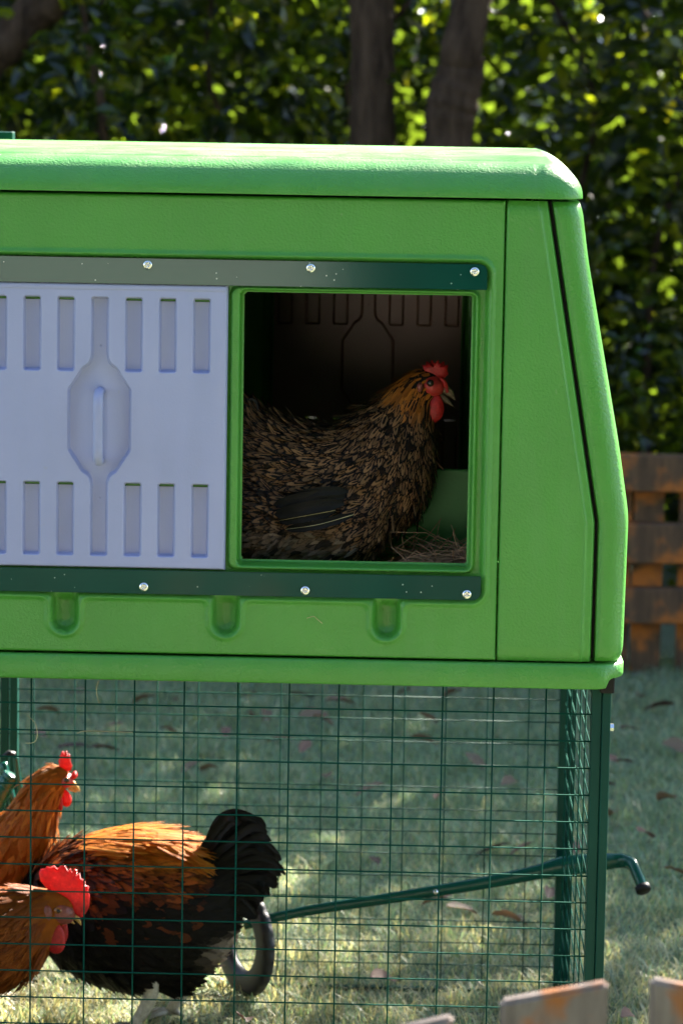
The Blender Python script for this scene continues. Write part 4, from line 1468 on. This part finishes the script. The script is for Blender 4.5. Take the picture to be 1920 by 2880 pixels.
A = grass(150000, -1.35, 1.5, 5.15, 9.4, 1, .018, .048, .0030)
B = grass(45000, -4, 4, 3.2, 9.4, 2, .022, .055, .0045)
Vg = np.concatenate([A[0], B[0]]); Tg = np.concatenate([A[1], B[1] + len(A[0])]); Cg = np.concatenate([A[2], B[2]])
gr = mesh_np('grass', Vg, Tg, M_GRASS, None, False, None, Cg)
tag(gr, 'short tufted lawn grass, green mixed with dry straw blades', 'grass', None, 'stuff')

# fallen leaves
def fallen_mesh(seed):
    g = np.random.default_rng(seed)
    m = 9; s = np.linspace(0, 1, m); wpro = np.sin(np.pi * np.clip(s * .96 + .03, 0, 1)) ** .75
    Lh, Wd = .085, .042
    V = []; curl = g.uniform(.15, .55); tw = g.uniform(-.5, .5)
    for i in range(m):
        for j, a in enumerate((-1, -.5, 0, .5, 1)):
            y = a * wpro[i] * Wd / 2; z = abs(a) ** 1.6 * curl * Wd * wpro[i] * .7 + math.sin(s[i] * 3) * .012 * curl + a * tw * .012 * s[i] + g.normal(0, .0012)
            V.append(((s[i] - .5) * Lh, y, z))
    o = mesh_np('fallen_leaf', np.array(V), grid_faces(m, 5), M_DRYLEAF, None, True, None, np.tile([*g.choice([[.12, .052, .034], [.17, .088, .062], [.06, .028, .02], [.15, .095, .06]]), 1], (m * 5, 1)))
    me = o.data; bpy.data.objects.remove(o)
    return me


FL = [fallen_mesh(s) for s in range(20, 28)]
spots = [(180, 1590), (110, 1640), (265, 1672), (390, 1680), (90, 1690), (170, 1720), (240, 1728), (580, 1648), (575, 1600), (610, 1640), (720, 1650), (740, 1660), (700, 1720), (400, 1605), (690, 1600), (780, 1615), (480, 1770), (440, 1760),
         (925, 1588), (1040, 1590), (1400, 1740), (1430, 1755), (1395, 1800), (1170, 1795), (1090, 1745), (1405, 1868), (1530, 1840), (1325, 1955), (1200, 1950), (1130, 1950), (1260, 2060), (1170, 2110), (1060, 2090), (1000, 2080), (1555, 2010), (1440, 2335), (880, 2245),
         (1445, 1680), (1515, 1620), (1465, 1600), (750, 1780), (970, 1700), (850, 1820), (1010, 1830), (1020, 2060), (860, 1975), (560, 2345), (330, 1610), (640, 1700), (1550, 1720), (1300, 1690), (520, 1680), (1480, 1920), (980, 1650)]
for i, (u, v) in enumerate(spots):
    # where that line of sight meets the lawn
    a = P(u, v, 1.0); t = (CAM_H - GZ - 0.03) / (CAM_H - a.z)
    o = bpy.data.objects.new('fallen_leaf', FL[i % len(FL)]); COL.objects.link(o)
    o.location = (a.x * t, t, GZ + 0.028 + random.uniform(-.004, .01))
    o.rotation_euler = (random.uniform(-.5, .5), random.uniform(-.5, .5), random.uniform(0, 6.28))
    sc = random.uniform(.6, 1.05); o.scale = (sc, sc, sc)
    tag(o, 'curled dry brown leaf fallen on the lawn', 'leaf', 'fallen leaves on the lawn')

# ------------------------------------------------------------------ fence behind
YF = 9.15
fence = empty('wooden_fence', (1.1, YF, 0))
tag(fence, 'low dark stained timber fence behind the coop, boards bolted on posts', 'fence')


def zf(v):
    return P(1500, v, YF).z


def fpart(name, x0, x1, y0, y1, z0, z1, tilt=0.0, bev=.004):
    bm = bmesh.new(); box_bm(bm, -(x1 - x0) / 2, (x1 - x0) / 2, -(y1 - y0) / 2, (y1 - y0) / 2, -(z1 - z0) / 2, (z1 - z0) / 2, bev)
    o = bm_obj(name, bm, M_FENCE, fence)
    o.location = ((x0 + x1) / 2 - 1.1, (y0 + y1) / 2 - YF, (z0 + z1) / 2)
    o.rotation_euler = (0, tilt, 0)
    return o


for seg in range(-3, 4):
    xa, xb = 0.25 + seg * 1.6, 0.25 + seg * 1.6 + 1.58
    fpart('rail_board', xa, xb, YF - .05, YF + .005, zf(1110) - .02, zf(1042), random.uniform(-.004, .004))
    fpart('rail_board', xa, xb, YF - .055, YF + .005, zf(1288), zf(1198), random.uniform(-.01, .01))
    fpart('rail_board', xa, xb, YF - .055, YF + .005, zf(1425), zf(1345), random.uniform(-.01, .01))
    xk = xa
    k = 0
    while xk < xb - .05:
        wd = random.uniform(.075, .115)
        fpart('board', xk, xk + wd, YF + .008, YF + .030, GZ, zf(1060) + random.uniform(-.012, .012))
        if k % 3 == 0:
            for zz in (zf(1078), zf(1240), zf(1385)):
                bm = bmesh.new(); bmesh.ops.create_uvsphere(bm, u_segments=8, v_segments=6, radius=.007)
                o = bm_obj('bolt', bm, M_SCREW, fence, True); o.location = (xk + wd * .5 - 1.1 + random.uniform(-.01, .01), -.058, zz)
        xk += wd + random.choice((.004, .006, .008, .045)); k += 1
    fpart('post', xa - .03, xa + .03, YF + .032, YF + .09, GZ, zf(1050))

# near fence whose picket tops cross the bottom of the view
YP = 3.15
pick = empty('picket_fence', (0.4, YP, 0))
tag(pick, 'weathered wooden picket fence in front of the coop, only its slanted tops showing', 'picket fence')


def picket(u0, u1, v0, v1, tilt_y=0.0, th=.020):
    a, b_ = P(u0, v0, YP), P(u1, v1, YP)
    V = []
    bm = bmesh.new()
    vs = [bm.verts.new(p) for p in ((a.x - .4, -th / 2, GZ), (b_.x - .4, -th / 2, GZ), (b_.x - .4, -th / 2, b_.z), (a.x - .4, -th / 2, a.z))]
    f = bm.faces.new(vs)
    e = bmesh.ops.extrude_face_region(bm, geom=[f])
    bmesh.ops.translate(bm, vec=(0, th, 0), verts=[q for q in e['geom'] if isinstance(q, bmesh.types.BMVert)])
    bmesh.ops.recalc_face_normals(bm, faces=bm.faces)
    bmesh.ops.bevel(bm, geom=list(bm.edges), offset=.004, segments=3, affect='EDGES')
    return bm_obj('picket', bm, M_PICKET, pick)


picket(1148, 1396, 2296, 2252)
picket(1492, 1740, 2244, 2292)
picket(800, 1042, 2385, 2330)
picket(440, 690, 2420, 2470)
picket(90, 340, 2440, 2420)
picket(1835, 2080, 2290, 2240)
picket(-260, -15, 2440, 2410)
for z in (.18, .44):
    box('fence_rail', -1.2, .8, .012, .045, z, z + .07, M_PICKET, pick, .004)

# ------------------------------------------------------------------ leaves, hedge, trees
def leaves(n, sampler, seed, size, tints, up=.4):
    g = np.random.default_rng(seed)
    pos = sampler(g, n)
    d = g.normal(size=(n, 3)); d[:, 2] = d[:, 2] * .7 - .25; d /= np.linalg.norm(d, axis=1, keepdims=True)
    nr = g.normal(size=(n, 3)); nr[:, 2] += up; nr -= d * (nr * d).sum(1, keepdims=True); nr /= np.linalg.norm(nr, axis=1, keepdims=True) + 1e-9
    c = np.cross(d, nr)
    L = size * g.uniform(.7, 1.35, n); W = L * g.uniform(.42, .58, n)
    s = [(0, 0, 0), (.38, -.5, .10), (.38, .5, .10), (.72, -.36, .06), (.72, .36, .06), (1.0, 0, -.08), (.4, 0, 0), (.72, 0, -.05)]
    V = np.zeros((n, 8, 3))
    for i, (a, b_, h) in enumerate(s):
        V[:, i] = pos + d * (a * L)[:, None] + c * (b_ * W)[:, None] + nr * (h * L)[:, None]
    q = np.array([[0, 6, 1], [0, 2, 6], [1, 6, 7], [1, 7, 3], [6, 2, 4], [6, 4, 7], [3, 7, 5], [7, 4, 5]])
    T = ((np.arange(n) * 8)[:, None, None] + q[None]).reshape(-1, 3)
    ti = np.array(tints)[g.integers(0, len(tints), n)] * g.uniform(.7, 1.3, n)[:, None]
    return V.reshape(-1, 3), T, np.repeat(np.column_stack([ti, np.ones(n)]), 8, 0)


GREENS = [(.0035, .0075, .0045), (.0045, .0095, .0045), (.003, .0065, .0045), (.0055, .011, .0045), (.004, .008, .005), (.010, .020, .005), (.015, .024, .005), (.022, .029, .005), (.017, .026, .005)]  # near-black and bright tints put shaded and sunlit leaves into the colour
DEEP = [(.005, .010, .006), (.004, .008, .005)]


def clumpy(x0, x1, y0, y1, z0, z1, ncl, spread, seed, topwave=.25):
    cg = np.random.default_rng(seed)
    C = np.column_stack([cg.uniform(x0, x1, ncl), cg.uniform(y0, y1, ncl), cg.uniform(z0, z1, ncl)])

    def f(g, n):
        k = g.integers(0, ncl, n)
        p = C[k] + g.normal(0, spread, (n, 3))
        p[:, 2] = np.clip(p[:, 2], .03, None)
        return p
    return f


def two_part(fa, fb, share):
    def f(g, n):
        k = int(n * share)
        return np.concatenate([fa(g, k), fb(g, n - k)])
    return f


hedge = empty('hedge', (0.5, 10.4, 0))
tag(hedge, 'tall leafy green hedge filling the view behind the coop', 'hedge')
Vh, Th, Ch = leaves(46000, two_part(clumpy(-4.0, 8.0, 10.05, 11.3, .15, 3.6, 900, .17, 31), clumpy(3.0, 5.4, 10.2, 11.2, 3.4, 4.75, 120, .17, 32), .89), 41, .076, GREENS)  # second, higher clump is out of view, added to shade the run
o = mesh_np('foliage', Vh - np.array([0.5, 10.4, 0]), Th, M_LEAF, hedge, False, None, Ch); o['kind'] = 'stuff'
for i in range(26):
    x = -3.8 + i * .44 + random.uniform(-.15, .15); y = random.uniform(10.4, 11.0)
    pth = [(x, y, 0)]
    for k in range(1, 6):
        pth.append((x + random.uniform(-.12, .12) * k * .6, y + random.uniform(-.08, .08) * k * .5, k * .55))
    sp = smooth_path(pth, 4)
    v2, f2 = sweep([Vector(p) - Vector((.5, 10.4, 0)) for p in sp], list(np.linspace(.016, .005, len(sp))), 7)
    mesh_py('stem', v2, f2, M_BARK, hedge, True)

wood_leaves = leaves(54000, clumpy(-6, 11, 12.3, 14.6, .1, 5.0, 700, .42, 33), 43, .185, DEEP)
wd = mesh_np('woodland', *wood_leaves[:2], M_LEAF, None, False, None, wood_leaves[2])
tag(wd, 'dark mass of shrubs and undergrowth beyond the hedge', 'woodland', None, 'stuff')


# dark backdrop bank, added to close bright sky gaps behind the shrubs
bx = np.linspace(-40, 40, 60); bt = np.linspace(0, 1, 14)
Xb, Tb = np.meshgrid(bx, bt, indexing='ij')
Zb = 3.3 * sstep(0, .45, Tb) + .25 * np.sin(Xb * 1.3 + Tb * 5) * Tb - .05; Yb = 15.6 + Tb * 9 + .4 * np.sin(Xb * .7)
bank = mesh_np('hill', np.stack([Xb, Yb, Zb], -1).reshape(-1, 3), grid_faces(60, 14), M_BANK)
tag(bank, 'dark earth bank under the shrubs at the back', None, None, 'structure')
# assumed far side of the garden: unseen shrubs added to dim front light
gl = leaves(26000, clumpy(.75, 11, -5.6, -4.2, .1, 7.6, 1500, .4, 35), 47, .26, DEEP)
g2 = leaves(26000, clumpy(-12, 4, -15.5, -13.0, .1, 11.0, 1800, .5, 36), 48, .34, DEEP)
g3 = leaves(18000, clumpy(-10, -2.6, -5.6, -4.2, .1, 7.4, 1000, .4, 37), 49, .26, DEEP)
gl = tuple(np.concatenate([a_ + (sum(len(q[0]) for q in (gl, g2, g3)[:i_]) if k_ == 1 else 0) for i_, a_ in enumerate((gl[k_], g2[k_], g3[k_]))]) for k_ in range(3))
gd = mesh_np('sky_block_shrubs', *gl[:2], M_LEAF, None, False, None, gl[2])
tag(gd, 'added tall shrubs behind the camera, blocking low sky light', 'shrubs', None, 'stuff')


box('reflector_wall', -2.5, -.42, -3.85, -3.70, GZ, 1.30, M_PLASTER)  # unseen wall, added so the top rail reflects something pale
tag(bpy.data.objects['reflector_wall'], 'added pale wall behind the camera, reflected in the top rail', 'wall')


def tree(label, pts, rads, crown_c, crown_r, n, seed, group='trees at the hedge'):
    base = Vector(pts[0]); base.z = 0
    root = empty('tree', base); tag(root, label, 'tree', group)
    sp = smooth_path(pts, 8); rr = np.interp(np.linspace(0, 1, len(sp)), np.linspace(0, 1, len(rads)), rads)
    g = np.random.default_rng(seed)
    rr = rr * (1 + .05 * np.sin(np.arange(len(sp)) * 1.7))
    V, Fc = sweep([Vector(p) - base for p in sp], list(rr), 16)
    mesh_py('trunk', V, Fc, M_BARK, root, True)
    top = Vector(pts[-1])
    V = []; Fc = []
    for i in range(7):
        a = g.uniform(0, 6.28); e = Vector(crown_c) + Vector((math.cos(a) * crown_r[0] * .7, math.sin(a) * crown_r[1] * .7, g.uniform(-.3, .6) * crown_r[2]))
        st = Vector(sp[int(len(sp) * g.uniform(.72, .98))])
        mid = (st + e) / 2 + Vector((0, 0, .15))
        b3 = smooth_path([tuple(st), tuple(mid), tuple(e)], 5)
        v2, f2 = sweep([Vector(p) - base for p in b3], list(np.linspace(.035, .008, len(b3))), 7)
        Fc += [tuple(j + len(V) for j in q) for q in f2]; V += v2
    mesh_py('limbs', V, Fc, M_BARK, root, True)
    cg = np.random.default_rng(seed + 1)
    nc = max(12, n // 60)
    d = cg.normal(size=(nc, 3)); d /= np.linalg.norm(d, axis=1, keepdims=True)
    C = np.array(crown_c) + d * np.array(crown_r) * (cg.random(nc) ** .45)[:, None]

    def smp(g2, m):
        return C[g2.integers(0, nc, m)] + g2.normal(0, .16, (m, 3))
    Vl, Tl, Cl = leaves(n, smp, seed + 2, .08, GREENS)
    o = mesh_np('crown', Vl - np.array(base), Tl, M_LEAF, root, False, None, Cl); o['kind'] = 'stuff'
    return root


YT = 9.85
a0 = P(855, 345, YT); a1 = P(853, 0, YT)
tree('straight dark tree trunk behind the coop, left of the leaning one', [(a0.x + .02, YT, -.05), tuple(a0), tuple(a1), (a1.x - .05, YT + .1, 3.2), (a1.x - .1, YT + .3, 4.6)],
     [50 * PX(YT) * 1.25, 51 * PX(YT), 50 * PX(YT), 44 * PX(YT), .05], (-.4, 10.4, 5.0), (1.9, 1.6, 1.1), 1500, 61)
YT2 = 9.75
q = [P(1000, 800, YT2), P(1026, 345, YT2), P(1040, 230, YT2), P(1062, 150, YT2), P(1085, 0, YT2)]
tree('leaning tree trunk behind the coop, right of the straight one', [(q[0].x - .1, YT2, -.05)] + [tuple(p) for p in q] + [(q[-1].x + .35, YT2 + .2, 3.4), (q[-1].x + .55, YT2 + .4, 4.8)],
     [.10, 56 * PX(YT2), 55 * PX(YT2), 60 * PX(YT2), 52 * PX(YT2), 46 * PX(YT2), .09, .05], (.6, 10.6, 5.2), (1.8, 1.5, 1.1), 1400, 71)
tree('unseen broad tree added right of the hedge to shade the lawn', [(6.6, 11.2, -.05), (6.55, 11.2, 2), (6.4, 11.1, 4.5), (6.0, 11, 7), (5.8, 10.8, 8.6)], [.2, .18, .16, .12, .06], (5.0, 10.8, 8.7), (4.6, 2.2, 1.55), 15000, 101)  # out-of-view tree, added to shade the lawn before the coop
YT3 = 9.95
q = [P(-90, 230, YT3), P(20, 95, YT3), P(85, 20, YT3), P(160, -90, YT3)]
tree('thick dark trunk slanting across the top left corner', [(q[0].x - .55, YT3, -.05), (q[0].x - .25, YT3, .9)] + [tuple(p) for p in q] + [(q[-1].x + .5, YT3 + .2, 3.4)],
     [.12, .11, 48 * PX(YT3), 47 * PX(YT3), 46 * PX(YT3), 40 * PX(YT3), .06], (-1.4, 10.8, 4.3), (1.7, 1.4, 1.0), 1500, 81)
q = [P(240, 340, 9.9), P(222, 200, 9.9), P(206, 110, 9.9), P(188, 0, 9.9)]
sp = smooth_path([(q[0].x + .1, 9.9, -.05)] + [tuple(p) for p in q] + [(q[-1].x - .15, 10.0, 2.8)], 6)
sap = empty('sapling', (q[0].x + .1, 9.9, 0)); tag(sap, 'thin pale sapling stem in front of the hedge at the upper left', 'sapling')
v2, f2 = sweep([Vector(p) - sap.location for p in sp], list(np.linspace(.016, .008, len(sp))), 8)
mesh_py('stem', v2, f2, M_BARK, sap, True)
cpos = np.array([list(p) for p in q])
Vl, Tl, Cl = leaves(260, lambda g, n: cpos[g.integers(0, 4, n)] + g.normal(0, .10, (n, 3)), 91, .07, GREENS)
o = mesh_np('leaves', Vl - np.array(sap.location), Tl, M_LEAF, sap, False, None, Cl); o['kind'] = 'stuff'
